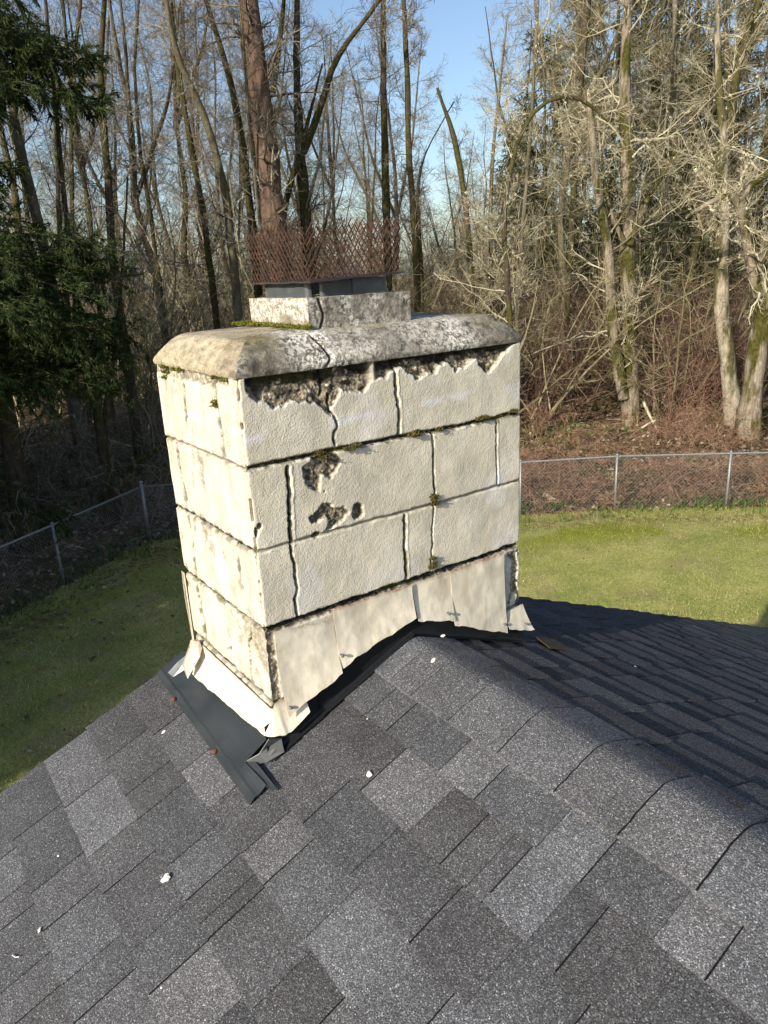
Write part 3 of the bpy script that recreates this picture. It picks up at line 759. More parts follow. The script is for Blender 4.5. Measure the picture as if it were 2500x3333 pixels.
# --- painted counter flashings on the front face
def fsheet(poly, yoff, flare, seed, rust=0, bow=.003):
    """bent sheet panel on the front face: polygon as two side polylines (left pts, right pts) top to bottom, source px"""
    Lp = [on(1, -yoff, *p) for p in poly[0]]; Rp = [on(1, -yoff, *p) for p in poly[1]]
    def samp(P, t):
        P = np.array(P); s_ = np.concatenate([[0], np.cumsum(np.linalg.norm(np.diff(P, axis=0), axis=1))]); s_ /= s_[-1]
        return np.stack([np.interp(t, s_, P[:, k_]) for k_ in range(3)], -1)
    nu, nv = 36, 30; u = np.linspace(0, 1, nu); v = np.linspace(0, 1, nv)
    A_ = samp(Lp, v); B_ = samp(Rp, v)
    P = A_[None] * (1 - u[:, None, None]) + B_[None] * u[:, None, None]
    n = fbm(P[..., 0] * 14, P[..., 2] * 14, seed, 3, seed) - .5
    P[..., 2] += (fbm(P[..., 0] * 25, 0, seed, 3, 3) - .5) * .016 * (v[None, :] ** 6)
    P[..., 2] += (fbm(P[..., 0] * 70, 0, seed, 3, 5) - .5) * .008 * ((1 - v[None, :]) ** 8)
    P[..., 1] -= flare * v[None, :] ** 2.2 + n * bow * 2 + .002 * u[:, None]
    top = P.reshape(-1, 3); bot = top + [0, .0012, 0]; N0 = nu * nv
    q = grid_faces(nu, nv); rim = []
    idx = np.arange(N0).reshape(nu, nv)
    for line in (idx[0, :], idx[-1, :][::-1], idx[:, 0][::-1], idx[:, -1]):
        for a, b in zip(line[:-1], line[1:]): rim.append([a, b, b + N0, a + N0])
    vv = np.broadcast_to(v[None], (nu, nv)).ravel()
    dirt = np.clip(sst(.45, .62, fbm(top[:, 0] * 22, top[:, 2] * 9, seed, 5, 7)) * .6 * (1 - vv * .5) + sst(.06, 0, vv) * .5, 0, 1)
    rs_ = np.clip(sst(.09, .0, vv) * rust, 0, 1)
    mb = MB(); mb.add(np.vstack([top, bot]), np.vstack([q, q[:, ::-1] + N0, rim]), dirt=np.tile(dirt, 2), rust=np.tile(rs_, 2))
    return mb.build('counter_flashing', MS['flash'], chim, smooth=False)
d_ = lambda pts: [(x * 1.507, y * 1.507) for x, y in pts]
fsheet((z3([(835, 622), (860, 850), (905, 1158)]), z3([(1222, 545), (1240, 700), (1252, 862)])), .010, .022, 1)
fsheet((z3([(1222, 468), (1240, 640), (1262, 850)]), d_([(888, 1262), (891, 1300), (893, 1328)])), .016, .012, 2, .8)
fsheet((d_([(891, 1262), (894, 1300), (897, 1338)]), d_([(972, 1235), (974, 1285), (976, 1334)])), .011, .016, 3, .4)
fsheet((d_([(972, 1233), (976, 1290), (978, 1350)]), d_([(1088, 1188), (1089, 1270), (1090, 1362)])), .015, .012, 4, .8)
fsheet((d_([(1092, 1322), (1091, 1335), (1090, 1352)]), d_([(1128, 1303), (1136, 1330), (1143, 1356)])), .012, .022, 5)
# screws
def screw(p, r=.0045, L=.012):
    mb = MB(); mb.tube([(p[0], p[1] + .004, p[2]), (p[0], p[1] - L * .55, p[2])], .0024, 8); mb.tube([(p[0], p[1] - L * .5, p[2]), (p[0], p[1] - L * .75, p[2]), (p[0], p[1] - L, p[2])], [r, r, r * .6], 10)
    mb.build('screw', MS['nail'], chim, True)
for p in z3([(1275, 772), (935, 1112)]) + d_([(967, 1324), (1088, 1347), (1134, 1346)]) : screw(on(1, -.026, *p))
p = on(0, -.001, *z3([(548, 725)])[0]); mb = MB(); mb.tube([(-.0, p[1], p[2]), (-.014, p[1] - .004, p[2] + .006)], .003, 8); mb.tube([(-.011, p[1] - .004, p[2] + .006), (-.017, p[1] - .004, p[2] + .006)], .006, 8); mb.build('nail', MS['chip'], chim)
# --- base flashing wrapping the left face and the near corner
nu, nv = 120, 22; path = []
for t in np.linspace(0, 1, nu):
    Ltot = .485 + .02 + .088; s_ = t * Ltot
    if s_ < .485: path.append((0, .485 - s_, -1, 0, 0))
    elif s_ < .505: a = (s_ - .485) / .02 * pi / 2; path.append((0, 0, -cos(a), -sin(a), a))
    else: path.append((s_ - .505, 0, 0, -1, 9))
V = []; dirt = []
for i, (px, py, nx, ny, a) in enumerate(path):
    for v in np.linspace(0, 1, nv):
        s_ = i / nu * .593
        isf = a == 9
        ztop = -.822 if not isf else -.812 + .12 * px
        zbot = (-.888 - .045 * min(1, max(0, py) / .45) + (fbm(s_ * 11, 2, 0, 3, 6) - .5) * .022) if not isf else -.888 + .02 * math.exp(-px / .01) * 0 + (px - .03) * .55 * (px > .03)
        z = ztop + (zbot - ztop) * v
        off = .006 + .026 * v ** 1.5 + (fbm(s_ * 16, v * 2, 1, 3, 8) - .5) * .008 * v
        off += np.exp(-((s_ - .512) / .004) ** 2) * .004 * v ** .5
        V.append((px + nx * off, py + ny * off, z)); dirt.append(max(0, .8 * (1 - v * 7)))
V = np.array(V); N0 = len(V); Cn = V.copy(); Cn[:, 0] += .0012; q = grid_faces(nu, nv, 0, True)
mb = MB(); mb.add(V, q, dirt=np.array(dirt), rust=np.clip(np.array(dirt) - .3, 0, 1) * .6); mb.add(V + [.0015, .0015, -.0002], q[:, ::-1], dirt=np.array(dirt), rust=0)
mb.build('base_flashing', MS['flash'], chim, smooth=True)
# bent flap at the rear left corner and the flashing behind it
mb = MB()
fp = lambda x, y, off: on(0, -off, x * 1.507, y * 1.507)
a1, a2, a3, a4, a5, a6, a7 = fp(412, 1382, .03), fp(430, 1382, .01), fp(436, 1400, .012), fp(431, 1420, .03), fp(405, 1466, .055), fp(394, 1437, .065), fp(418, 1438, .035)
V = np.array([a1, a2, a3, a4, a5, a6, a7, (a2 + a4) / 2 + [-.004, 0, 0]])
mb.add(V, [[0, 1, 7, 6], [0, 6, 4, 5]], [[1, 2, 7], [2, 3, 7], [3, 6, 7], [3, 4, 6]], dirt=.1, rust=[1, 1, .2, 0, 0, 0, 0, .2])
mb.add(V + [.002, .001, -.001], [[6, 7, 1, 0], [5, 4, 6, 0]], [[7, 2, 1], [7, 3, 2], [7, 6, 3], [6, 4, 3]], dirt=.1, rust=0)
mb.build('bent_flap', MS['flash'], chim)
mb = MB()
xs = np.linspace(0, 1, 12); zz = -.615 - xs * .25
for s_ in (0, 1):
    mb.add([(-.003 - .002 * sin(t * 5) - s_ * .0, D + .004 + .010 * k_ + .0015 * s_, z_) for t, z_ in zip(xs, zz) for k_ in (0, 1)], grid_faces(12, 2, 0, s_ == 0), dirt=.5, rust=.2)
mb.add([(-.004 + .003 * k_, D - .012 + .018 * k2, z_) for z_ in zz for k_, k2 in ((0, 0), (.5, 1))], grid_faces(12, 2), dirt=.3, rust=.3)
mb.build('counter_flashing', MS['flash'], chim)

# ------------------------------------------------------------------ dark metal roof flashing (own thing, lies on the roof)
rf = empty('roof_flashing', tuple(on_roof(650, 2350, -1)), 'dark grey sheet metal flashing on the shingles at the chimney foot with two rusty nails', 'flashing')
def rp(x, y, h): return np.array([x, y, roof_z(x) + h])
mb = MB()
ys = np.linspace(.645, -.090, 46); prf = []
for y_ in ys:
    xo = -.093 - (.645 - y_) / .735 * .030
    nb = .004 * sum(math.exp(-((y_ - c) / .022) ** 2) for c in (.475, .155))
    row = []
    xi = .0 if y_ > .030 else -.079
    for k_, (fx, h) in enumerate([(0, .008), (.004, .0125), (.012, .0165), (.020, .0145), (.035, .0155), (.06, .018), (.09, .021)]):
        x_ = xo + fx * (1 if k_ < 4 else (xi - xo) / .09 if xi - xo > .03 else .5)
        if k_ >= 4: x_ = xo + .020 + (xi - xo - .020) * (k_ - 3) / 3
        row.append(rp(x_, y_, h + nb * math.exp(-((fx - .012) / .012) ** 2) + .0012 * sin(y_ * 31 + fx * 40)))
    prf.append(row)
V = np.array(prf).reshape(-1, 3); q = grid_faces(len(ys), 7); mb.add(V, q); mb.add(V - [0, 0, .0015], q[:, ::-1]); mb.add(np.vstack([V[::7], V[::7] - [0, 0, .012]]), [[i, i + 1, 47 + i, 46 + i] for i in range(45)])
mb.build('apron_pan', MS['metal'], rf, smooth=False)
# upright leg of the pan against the chimney, then the fin folded round the near corner
mb = MB(); V = []
for y_ in np.linspace(.53, .0, 20): V += [(-.004, y_, -.87), (-.010, y_, roof_z(-.01) + .022)]
mb.add(V, grid_faces(20, 2, 0, True)); mb.add(np.array(V) + [.0015, 0, 0], grid_faces(20, 2)); mb.build('upright_leg', MS['metal'], rf)
A1 = rp(-.081, .034, .014); B1 = np.array([-.024, -.014, -.896]); Bm = (A1 * .55 + B1 * .45) + np.array([.008, -.010, -.002])
C1 = np.array([.006, -.020, -.906]); D1 = rp(.004, -.034, .012); E1 = rp(-.040, -.018, .010); F1 = rp(-.062, .004, .010)
mb = MB(); V = np.array([A1, Bm, B1, C1, D1, E1, F1])
mb.add(V, [[0, 6, 5, 1], [1, 5, 4, 3]], [[1, 3, 2]]); mb.add(V + [.0014, .0014, .0002], [[1, 5, 6, 0], [3, 4, 5, 1]], [[2, 3, 1]])
mb.build('corner_fin', MS['metal'], rf)
mb = MB(); mb.tube([A1, Bm, B1], .0011, 5); mb.build('fin_highlight', MS['galv'], rf)  # pale tube along the fold puts its bright highlight into colour
mb = MB()
V = [A1 + [-.002, 0, .002], rp(-.080, -.088, .021), rp(-.074, -.119, .017), rp(-.064, -.116, .015), F1 + [.002, 0, .008]]
mb.add(V + [v - np.array([0, 0, .0025]) for v in V], [[0, 1, 2, 3], [0, 5, 6, 1], [1, 6, 7, 2]], [[0, 3, 4], [9, 8, 5]]); mb.build('corner_flange', MS['metal'], rf)
# soaker strip along the chimney front; black also carries the shadow under the panels
MSD = mat_simple('flashing_shadow_black', [(.3, (.006, .007, .008)), (.7, (.012, .013, .015))], 20, .5, .25)
def soaker(xa, xb, up, out, name, h=.014):
    mb = MB(); n = 24; V = []
    for i in range(n):
        x_ = xa + (xb - xa) * i / (n - 1)
        for (yo, hh) in ((-.007, up), (-.008, up * .4), (-.010, .02), (-.014, h), (-.020, h - .001), (-out, h - .003)):
            V.append((x_, yo, roof_z(x_) + hh))
    q = grid_faces(n, 6, 0, False); mb.add(V, q); mb.add(np.array(V) - [0, -.0012, .0012], q[:, ::-1]); mb.build(name, MSD, rf)
soaker(-.03, .13, .10, .030, 'step_flashing', .012); soaker(.125, .29, .10, .027, 'step_flashing', .013); soaker(.285, .44, .09, .024, 'step_flashing', .014)
soaker(.44, .60, .08, .028, 'step_flashing', .012); soaker(.595, .76, .08, .028, 'step_flashing', .013); soaker(.755, .885, .09, .03, 'step_flashing', .014)
# far end upturn of the pan
mb = MB(); P0 = rp(-.070, .560, .016); P1 = rp(0.0, .525, .030)
V = [P0, P1, P1 + [.004, .02, .035], P0 + [.03, .03, .028], P0 + [-.004, .03, .004]]
mb.add(V, [[0, 1, 2, 3]], [[0, 3, 4]]); mb.add([v + np.array([0, .0015, 0]) for v in V], [[3, 2, 1, 0]], [[4, 3, 0]]); mb.build('pan_upturn', MS['galv'], rf)
for px in ((563, 2275), (697, 2445)):
    p = on_roof(*px, -1, .018); mb = MB(); mb.tube([p - [0, 0, .004], p + [0, 0, .001], p + [-.0004, 0, .003]], [.008, .0085, .0045], 14); mb.build('nail_head', MS['rustnail'], rf, True)

# ------------------------------------------------------------------ mortar chips and bits lying on the shingles
def chip(px, py, size, label, side=-1, flat=.28, group=None, mat='chip', name='mortar_chip'):
    size *= .85
    p = on_roof(px, py, side, .004); r = np.random.default_rng(int(px)); n = 11
    a = np.linspace(0, 2 * pi, n, endpoint=False); rr = size * r.uniform(.65, 1.15, n); asp = r.uniform(.5, .8)
    V = []
    for f_, h in ((.9, 0), (1.0, .3), (.78, .75), (.4, 1.0)):
        V += [(cos(t) * q * f_, sin(t) * q * f_ * asp, h * size * flat * r.uniform(.85, 1.15)) for t, q in zip(a, rr)]
    V = np.array(V); rot = r.uniform(0, 6.28); c, s_ = cos(rot), sin(rot)
    V[:, :2] = V[:, :2] @ np.array([[c, s_], [-s_, c]]); V[:, 2] += -side * 0 + V[:, 0] * (ROOF_S if side < 0 else -ROOF_S)
    Q = [[l * n + i, l * n + (i + 1) % n, (l + 1) * n + (i + 1) % n, (l + 1) * n + i] for l in range(3) for i in range(n)]
    V = np.vstack([V, V[3 * n:].mean(0)]); T = [[3 * n + i, 3 * n + (i + 1) % n, 4 * n] for i in range(n)]
    o = link(name, mesh(name, V, [Q, T], MS[mat], smooth=False)); o.location = p
    return tag(o, label, 'mortar chip', group or 'mortar chips on the roof')
chip(540, 2862, .016, 'largest mortar chip, round and pitted, alone on the lower left shingles', flat=.6)
chip(1201, 2520, .012, 'elongated white mortar chip on the shingles right of the apron flashing tip')
chip(533, 2382, .009, 'small wedge shaped mortar chip on shingles left of the apron flashing')
chip(563, 2182, .012, 'pale chip on the shingle behind the upper end of the apron flashing')
chip(1280, 2137, .011, 'rounded white chip just below the ridge in front of the counter flashing')
chip(1410, 2150, .012, 'faint flat chip lying on the first ridge cap shingles')
chip(1441, 2070, .009, 'white chip on the ridge close under the middle counter flashing')
chip(1140, 2222, .009, 'mortar chip beside the black step flashing, uppermost of three close together')
chip(1128, 2240, .006, 'tiny mortar chip, lowest of three close together beside the step flashing')
chip(1137, 2230, .005, 'tiny crumb between two chips beside the step flashing')
chip(964, 2402, .007, 'small white chip on the shingles right of the chimney corner')
chip(896, 2418, .007, 'crumbled white chip on the shingles touching the black step flashing below the corner')
chip(128, 3027, .008, 'thin pointed chip in a shingle joint near the left edge of the roof')
chip(189, 2786, .005, 'tiny round pale pebble on the far left shingles')
chip(525, 3215, .004, 'tiny pale pebble beside the long shingle joint at the bottom')
chip(2068, 2170, .009, 'bright pebble on the shaded slope right of the ridge', side=1)
chip(1195, 3140 - 800, .003, 'specks of mortar on the shingles below the chimney', side=-1)
# dry needle and loose shingle scrap
p = [on_roof(x, y, -1, .008) for x, y in ((40, 3108), (50, 3116), (62, 3114))]
mb = MB(); mb.tube(p, .0012, 5); o = mb.build('dry_needle', MS['chip']); tag(o, 'small curled dry fir needle on the bottom left shingles', 'needle')
mb = MB(); P = [on_roof(x, y, 1, .02) for x, y in ((1745, 2072), (1800, 2078), (1850, 2108), (1790, 2108))]
mb.add(P + [q - np.array([0, 0, .004]) for q in P], [[0, 1, 2, 3], [7, 6, 5, 4], [0, 4, 5, 1], [1, 5, 6, 2], [2, 6, 7, 3], [3, 7, 4, 0]])
o = mb.build('shingle_scrap', mat_simple('brown_scrap', [(.3, (.05, .035, .022)), (.7, (.09, .065, .04))], 60)); tag(o, 'brown scrap of loose shingle on the shaded slope beside the chimney corner', 'shingle scrap')
#PART2
# ------------------------------------------------------------------ ground
FC = np.array([3.78, 13.9]); FRp = [np.array([10.7, 9.55]), np.array([12.5, 8.40]), np.array([14.3, 6.83]), np.array([16.2, 5.1]), np.array([18.1, 3.3])]
FLp = [np.array([3.78, 13.9]), np.array([1.67, 12.5]), np.array([-.50, 11.1]), np.array([-2.7, 9.85]), np.array([-5.0, 8.4]), np.array([-7.2, 6.95])]
FB = [FC, np.array([5.5, 12.9]), np.array([7.2, 11.8]), np.array([8.95, 10.7])] + FRp
yard = np.array([p for p in FLp[::-1]] + FB[1:] + [np.array([22.0, -3.0]), np.array([20.0, -16.0]), np.array([-16.0, -16.0]), np.array([-18.0, 0.0])])
def inside(x, y, poly):
    r = np.zeros(np.shape(x), bool); n = len(poly)
    for i in range(n):
        x0, y0 = poly[i]; x1, y1 = poly[(i + 1) % n]
        c = ((y0 > y) != (y1 > y)) & (x < (x1 - x0) * (y - y0) / (y1 - y0 + 1e-12) + x0); r ^= c
    return r
def fence_dist(x, y):
    d = np.full(np.shape(x), 99.0)
    for pl in (FLp, FB):
        dd, _ = segdist(np.asarray(x, float), np.asarray(y, float), [tuple(p) for p in pl]); d = np.minimum(d, dd)
    return d
def ground_z(x, y):
    out = ~inside(x, y, yard); d = fence_dist(x, y)
    k_ = out * sst(.2, 5, d)
    return G - .03 + k_ * ((fbm(np.asarray(x) * .25, np.asarray(y) * .25, 0, 4, 5) - .42) * 1.1)
def mat_floor():
    m = M('leaf_litter_floor', 1, .1)
    c = m.ramp(m.noise(2.2, 7, .7), [(.3, (.06, .042, .024)), (.5, (.16, .11, .065)), (.7, (.28, .20, .125))])
    c = m.mix(m.ramp(m.noise(.6, 5, .6), [(.5, 0), (.62, .55)]), c, (.06, .075, .02))
    m.color(c); m.bump(m.noise(9, 6, .7), 1, .08); return m.m
def mat_lawn():
    m = M('lawn_grass', .95, .15)
    a = m.ramp(m.noise(1.1, 6, .65), [(.3, (.20, .25, .06)), (.5, (.32, .335, .095)), (.7, (.45, .41, .16))])
    b = m.ramp(m.noise((26, 26, 26), 6, .75), [(.3, .5), (.7, 1.5)])
    c = m.mix(1.0, a, b, 'MULTIPLY')
    br = m.ramp(m.noise(1.7, 7, .75), [(.50, 0), (.64, .75)]); c = m.mix(br, c, (.30, .25, .13))
    c = m.mix(m.attr('mossy'), c, m.ramp(m.noise(5, 5, .6), [(.3, (.13, .16, .015)), (.7, (.27, .29, .02))]))
    c = m.mix(m.math('MULTIPLY', m.attr('bare'), m.ramp(m.noise(7, 5, .7), [(.42, 0), (.58, .9)])), c, (.13, .095, .05))
    m.color(c); m.bump(m.noise(45, 6, .75), 1, .03); return m.m
xs = np.concatenate([np.linspace(-420, -45, 12), np.linspace(-40, 75, 190), np.linspace(85, 420, 12)]); ys = np.concatenate([np.linspace(-420, -25, 12), np.linspace(-18, 85, 170), np.linspace(95, 420, 12)])
X, Y = np.meshgrid(xs, ys, indexing='ij'); Z = ground_z(X, Y)
o = link('forest_floor', mesh('forest_floor', np.stack([X, Y, Z], -1).reshape(-1, 3), grid_faces(len(xs), len(ys)), mat_floor(), smooth=True)); tag(o, kind='structure')
lx = np.linspace(-18, 22, 260); ly = np.linspace(-16, 15, 220); X, Y = np.meshgrid(lx, ly, indexing='ij')
ins = inside(X, Y, yard); q = grid_faces(260, 220); q = q[ins.ravel()[q].any(1)]
# pull outside verts back to the fence line
Zl = G + (fbm(X * .5, Y * .5, 0, 3, 9) - .5) * .05; fd = fence_dist(X, Y)
sdn = np.where(ins, fd, -fd)
mossy = np.clip(np.exp(-((sdn - 1.35) / .75) ** 2) * 1.0 * (X > 4) + np.exp(-((sdn - 1.0) / .7) ** 2) * .5 * (X <= 4), 0, 1) * sst(.35, .5, fbm(X * .8, Y * .8, 1, 4, 4)); 
bare = np.clip(np.exp(-((sdn - .75) / .4) ** 2) + np.exp(-((sdn - 2.1) / .25) ** 2) * .3, 0, 1)
Zl = np.where(ins, Zl, G - .06)
used = np.unique(q); rem = np.full(X.size, -1); rem[used] = np.arange(len(used))
o = link('lawn', mesh('lawn', np.stack([X, Y, Zl], -1).reshape(-1, 3)[used], rem[q], mat_lawn(), dict(mossy=mossy.ravel()[used], bare=bare.ravel()[used]), smooth=True)); tag(o, kind='structure')
# blades of grass and fallen leaves
rg = np.random.default_rng(5)
def blades(n, xr, yr, h, w, cond, zf):
    x = rg.uniform(*xr, n); y = rg.uniform(*yr, n); k_ = cond(x, y); x, y = x[k_], y[k_]; n = len(x)
    z = zf(x, y); a = rg.uniform(0, 2 * pi, n); hh = rg.uniform(.5, 1.2, n) * h; ln = rg.normal(0, .45, (n, 2)) * hh[:, None]
    wv = np.stack([np.cos(a), np.sin(a), 0 * a], 1) * w * rg.uniform(.6, 1.3, (n, 1))
    b = np.stack([x, y, z], 1); t = b + np.stack([ln[:, 0], ln[:, 1], hh], 1)
    V = np.stack([b - wv, b + wv, t], 1).reshape(-1, 3); return V, np.arange(3 * n).reshape(-1, 3), np.repeat(rg.uniform(0, 1, n), 3)
def mat_leafy(name, stops, trans=.3):
    m = M(name, .85, .2); m.color(m.ramp(m.attr('tone'), stops)); m.b.inputs['Transmission Weight'].default_value = 0
    t = m.N.new('ShaderNodeBsdfTranslucent'); mx = m.N.new('ShaderNodeMixShader'); mx.inputs[0].default_value = trans
    src = m.b.inputs['Base Color'].links[0].from_socket; m.L.new(src, t.inputs[0])
    m.L.new(m.b.outputs[0], mx.inputs[1]); m.L.new(t.outputs[0], mx.inputs[2]); m.L.new(mx.outputs[0], m.N['Material Output'].inputs[0]); return m.m
GRM = mat_leafy('grass_blades', [(0, (.12, .15, .03)), (.35, (.26, .28, .08)), (.65, (.40, .375, .14)), (.88, (.58, .51, .26)), (1, (.72, .62, .38))], .3)
vis = lambda x, y: inside(x, y, yard) & (y > 0.8 - .35 * x + .0) & (x > -3.5) & ~((x < 5.4) & (y < .5))
V, T, t_ = blades(360000, (-4, 17), (-3, 14.5), .055, .0042, vis, lambda x, y: np.full(len(x), G - .01))
o = link('grass', mesh('grass', V, [T], GRM, dict(tone=t_))); tag(o, 'short winter lawn grass between the house and the fence', 'grass', kind='stuff')
V, T, t_ = blades(60000, (-6, 19), (2, 16), .17, .012, lambda x, y: (fence_dist(x, y) < .36 + .3 * (fbm(x * .8, y * .8, 0, 2, 6) > .5)) & (fbm(x * .9, y * .9, 3, 3, 7) > .36), lambda x, y: np.full(len(x), G - .02))
WEED = mat_leafy('weeds', [(0, (.03, .06, .012)), (.5, (.08, .14, .025)), (1, (.18, .22, .06))])
o = link('fence_weeds', mesh('fence_weeds', V, [T], WEED, dict(tone=t_))); tag(o, 'tufts of green weeds growing along the foot of the chain link fence', 'weeds', kind='stuff')
def leaves(n, xr, yr, size, cond, zf):
    x = rg.uniform(*xr, n); y = rg.uniform(*yr, n); k_ = cond(x, y); x, y = x[k_], y[k_]; n = len(x)
    c = np.stack([x, y, zf(x, y) + .025], 1); a = rg.uniform(0, 2 * pi, n); s_ = size * rg.uniform(.5, 1.2, n)
    u = np.stack([np.cos(a), np.sin(a), rg.normal(0, .35, n)], 1) * s_[:, None]; v = np.stack([-np.sin(a), np.cos(a), rg.normal(0, .35, n)], 1) * s_[:, None] * .7
    V = np.stack([c - u, c - v * .9, c + u, c + v + [0, 0, .01]], 1).reshape(-1, 3); return V, np.arange(4 * n).reshape(-1, 4), np.repeat(rg.uniform(0, 1, n), 4)
LM = mat_leafy('dead_leaves', [(0, (.07, .045, .025)), (.5, (.17, .11, .06)), (.9, (.33, .26, .17)), (1, (.45, .38, .28))], .1)
V1, Q1, t1 = leaves(9000, (-4, 6), (3, 14), .04, lambda x, y: inside(x, y, yard) & (rg.uniform(0, 1, len(x)) < .05 + .75 * np.exp(-(fence_dist(x, y) / 1.7) ** 2)) & (y > 3), lambda x, y: np.full(len(x), G))
V2, Q2, t2 = leaves(60000, (-6, 26), (6, 32), .07, lambda x, y: ~inside(x, y, yard), ground_z)
V3, Q3, t3 = leaves(900, (4, 16), (0, 13), .022, lambda x, y: inside(x, y, yard), lambda x, y: np.full(len(x), G))
V, Q, t_ = np.vstack([V1, V2, V3]), np.vstack([Q1, Q2 + len(V1), Q3 + len(V1) + len(V2)]), np.concatenate([t1, t2, t3])
o = link('fallen_leaves', mesh('fallen_leaves', V, [Q], LM, dict(tone=t_))); tag(o, 'dead brown leaves strewn under the fence and over the forest floor', 'leaves', kind='stuff')

# ------------------------------------------------------------------ chain link fences
def fence(pl, label, hgt=1.2, skip=0):
    f = empty('chain_link_fence', (*pl[0], G), label, 'fence'); o_ = np.array([*pl[0], G])
    for i, p in enumerate(pl):
        if i < skip: continue
        mb = MB(); big = i == 0
        r_ = .038 if big else .026; hh = hgt + (.09 if big else .02)
        mb.tube([(p[0], p[1], G - .1), (p[0], p[1], G + hh)], r_, 10); mb.tube([(p[0], p[1], G + hh), (p[0], p[1], G + hh + .02), (p[0], p[1], G + hh + .045)], [r_ * 1.25, r_ * 1.2, r_ * .4], 10)
        mb.build('post', MS['galv'], f, True)
    mb = MB(); P = [(p[0], p[1], G + hgt) for p in pl]; mb.tube(P, .021, 8); mb.build('top_rail', MS['galv'], f, True)
    mb = MB(); S = .085; r = .0019
    for a, b in zip(pl[:-1], pl[1:]):
        L = np.linalg.norm(b - a); d = (b - a) / L; n = int(L / S); h = hgt - .03
        for s_ in (1, -1):
            for k_ in range(-int(h / S) - 1, n + 1):
                u0, z0 = k_ * S, 0.0; u1, z1_ = u0 + h, h
                t0 = max(0, -u0); t1_ = min(h, L - u0)
                if t1_ <= t0 + .01: continue
                zz0, zz1 = (t0, t1_) if s_ > 0 else (h - t0, h - t1_)
                p0 = np.array([*(a + d * (u0 + t0)), G + .02 + zz0]); p1 = np.array([*(a + d * (u0 + t1_)), G + .02 + zz1])
                V, Q = tubes(np.array([[p0, p1]]), np.array([[r, r]]), 3); mb.add(V, Q)
    mb.build('chain_link', MS['galv'], f)
    return f
fence(FLp, 'chain link fence on the left, running in shade towards the house from its corner post')
fence(FB, 'long chain link fence with grey posts along the far edge of the sunny lawn', skip=1)

# ------------------------------------------------------------------ trees
rt = np.random.default_rng(99)
def unit(v): return v / (np.linalg.norm(v, axis=-1, keepdims=True) + 1e-9)
def spawn(P, R, nch, t0, t1, lf, rf_, ang, n, wig, trop, rmin, lmin=.15, r=None, taper=1.0, lenabs=None):
    """children along parent polylines; P (B,n0,3), R (B,n0)"""
    r = r or rt
    B, n0, _ = P.shape; L = np.linalg.norm(np.diff(P, axis=1), axis=2).sum(1)
    i = np.repeat(np.arange(B), nch); t = r.uniform(t0, t1, len(i)); s_ = t * (n0 - 1); k_ = np.minimum(s_.astype(int), n0 - 2); f = (s_ - k_)[:, None]
    p = P[i, k_] * (1 - f) + P[i, k_ + 1] * f; tan = unit(P[i, k_ + 1] - P[i, k_]); rad = (R[i, k_] * (1 - f[:, 0]) + R[i, k_ + 1] * f[:, 0])
    rnd = unit(np.cross(tan, r.normal(0, 1, (len(i), 3)))); a = np.radians(r.normal(ang, 12, len(i)))[:, None]
    d = unit(tan * np.cos(a) + rnd * np.sin(a)); ln = (L[i] * lf if lenabs is None else lenabs) * (1 - .55 * t) * r.uniform(.5, 1.25, len(i)); ln = np.maximum(ln, lmin)
    C = np.zeros((len(i), n, 3)); C[:, 0] = p; st = (ln / (n - 1))[:, None]
    for j in range(1, n):
        d = unit(d + r.normal(0, wig, d.shape) + np.array([0, 0, trop])); C[:, j] = C[:, j - 1] + d * st
    r0 = np.maximum(rad * rf_, rmin * 1.2); q = np.linspace(0, 1, n)[None]; RR = r0[:, None] * (1 - q * .85 * taper); RR = np.maximum(RR, rmin)
    return C, RR
def resample(pts, rad, n):
    P = np.array(pts, float); s_ = np.concatenate([[0], np.cumsum(np.linalg.norm(np.diff(P, axis=0), axis=1))]); s_ /= s_[-1]; t = np.linspace(0, 1, n)
    # smooth a little
    Q = np.stack([np.interp(t, s_, P[:, k_]) for k_ in range(3)], -1); Rr = np.interp(t, s_, rad)
    for _ in range(2): Q[1:-1] = .25 * Q[:-2] + .5 * Q[1:-1] + .25 * Q[2:]
    return Q, Rr
BK = dict(
    brown=mat_bark('bark_redbrown', (.08, .052, .038), (.20, .135, .10), 0, 0, 1.2, 14),
    dark=mat_bark('bark_dark_mossy', (.035, .028, .02), (.11, .085, .06), .8, .3),
    grey=mat_bark('bark_grey_mossy', (.09, .075, .055), (.22, .19, .15), .5, .6),
    pale=mat_bark('bark_pale_lichen', (.20, .17, .125), (.42, .37, .285), .9, .7, 4, 9),
    mossy=mat_bark('bark_heavy_moss', (.13, .105, .075), (.33, .28, .21), 1.0, .7))
TW = dict(
    grey=mat_twig('twigs_grey', (.06, .045, .032), (.17, .14, .10), (.36, .33, .25)),
    pale=mat_twig('twigs_lichen', (.10, .08, .05), (.30, .265, .175), (.56, .53, .38)),
    olive=mat_twig('twigs_olive', (.08, .065, .035), (.19, .165, .09), (.36, .32, .21)),
    rust=mat_twig('twigs_rust', (.10, .05, .03), (.22, .125, .08), (.36, .25, .17)),
    red=mat_twig('twigs_red', (.07, .035, .028), (.15, .08, .06), (.24, .15, .10)))
def add_levels(mb, L, kk, tone=None):
    for (P, R), k_ in zip(L, kk):
        V, Q = tubes(P, R, k_); n = P.shape[1] * k_
        mb.add(V, Q, tone=np.repeat(rt.uniform(0, 1, len(P)), n))
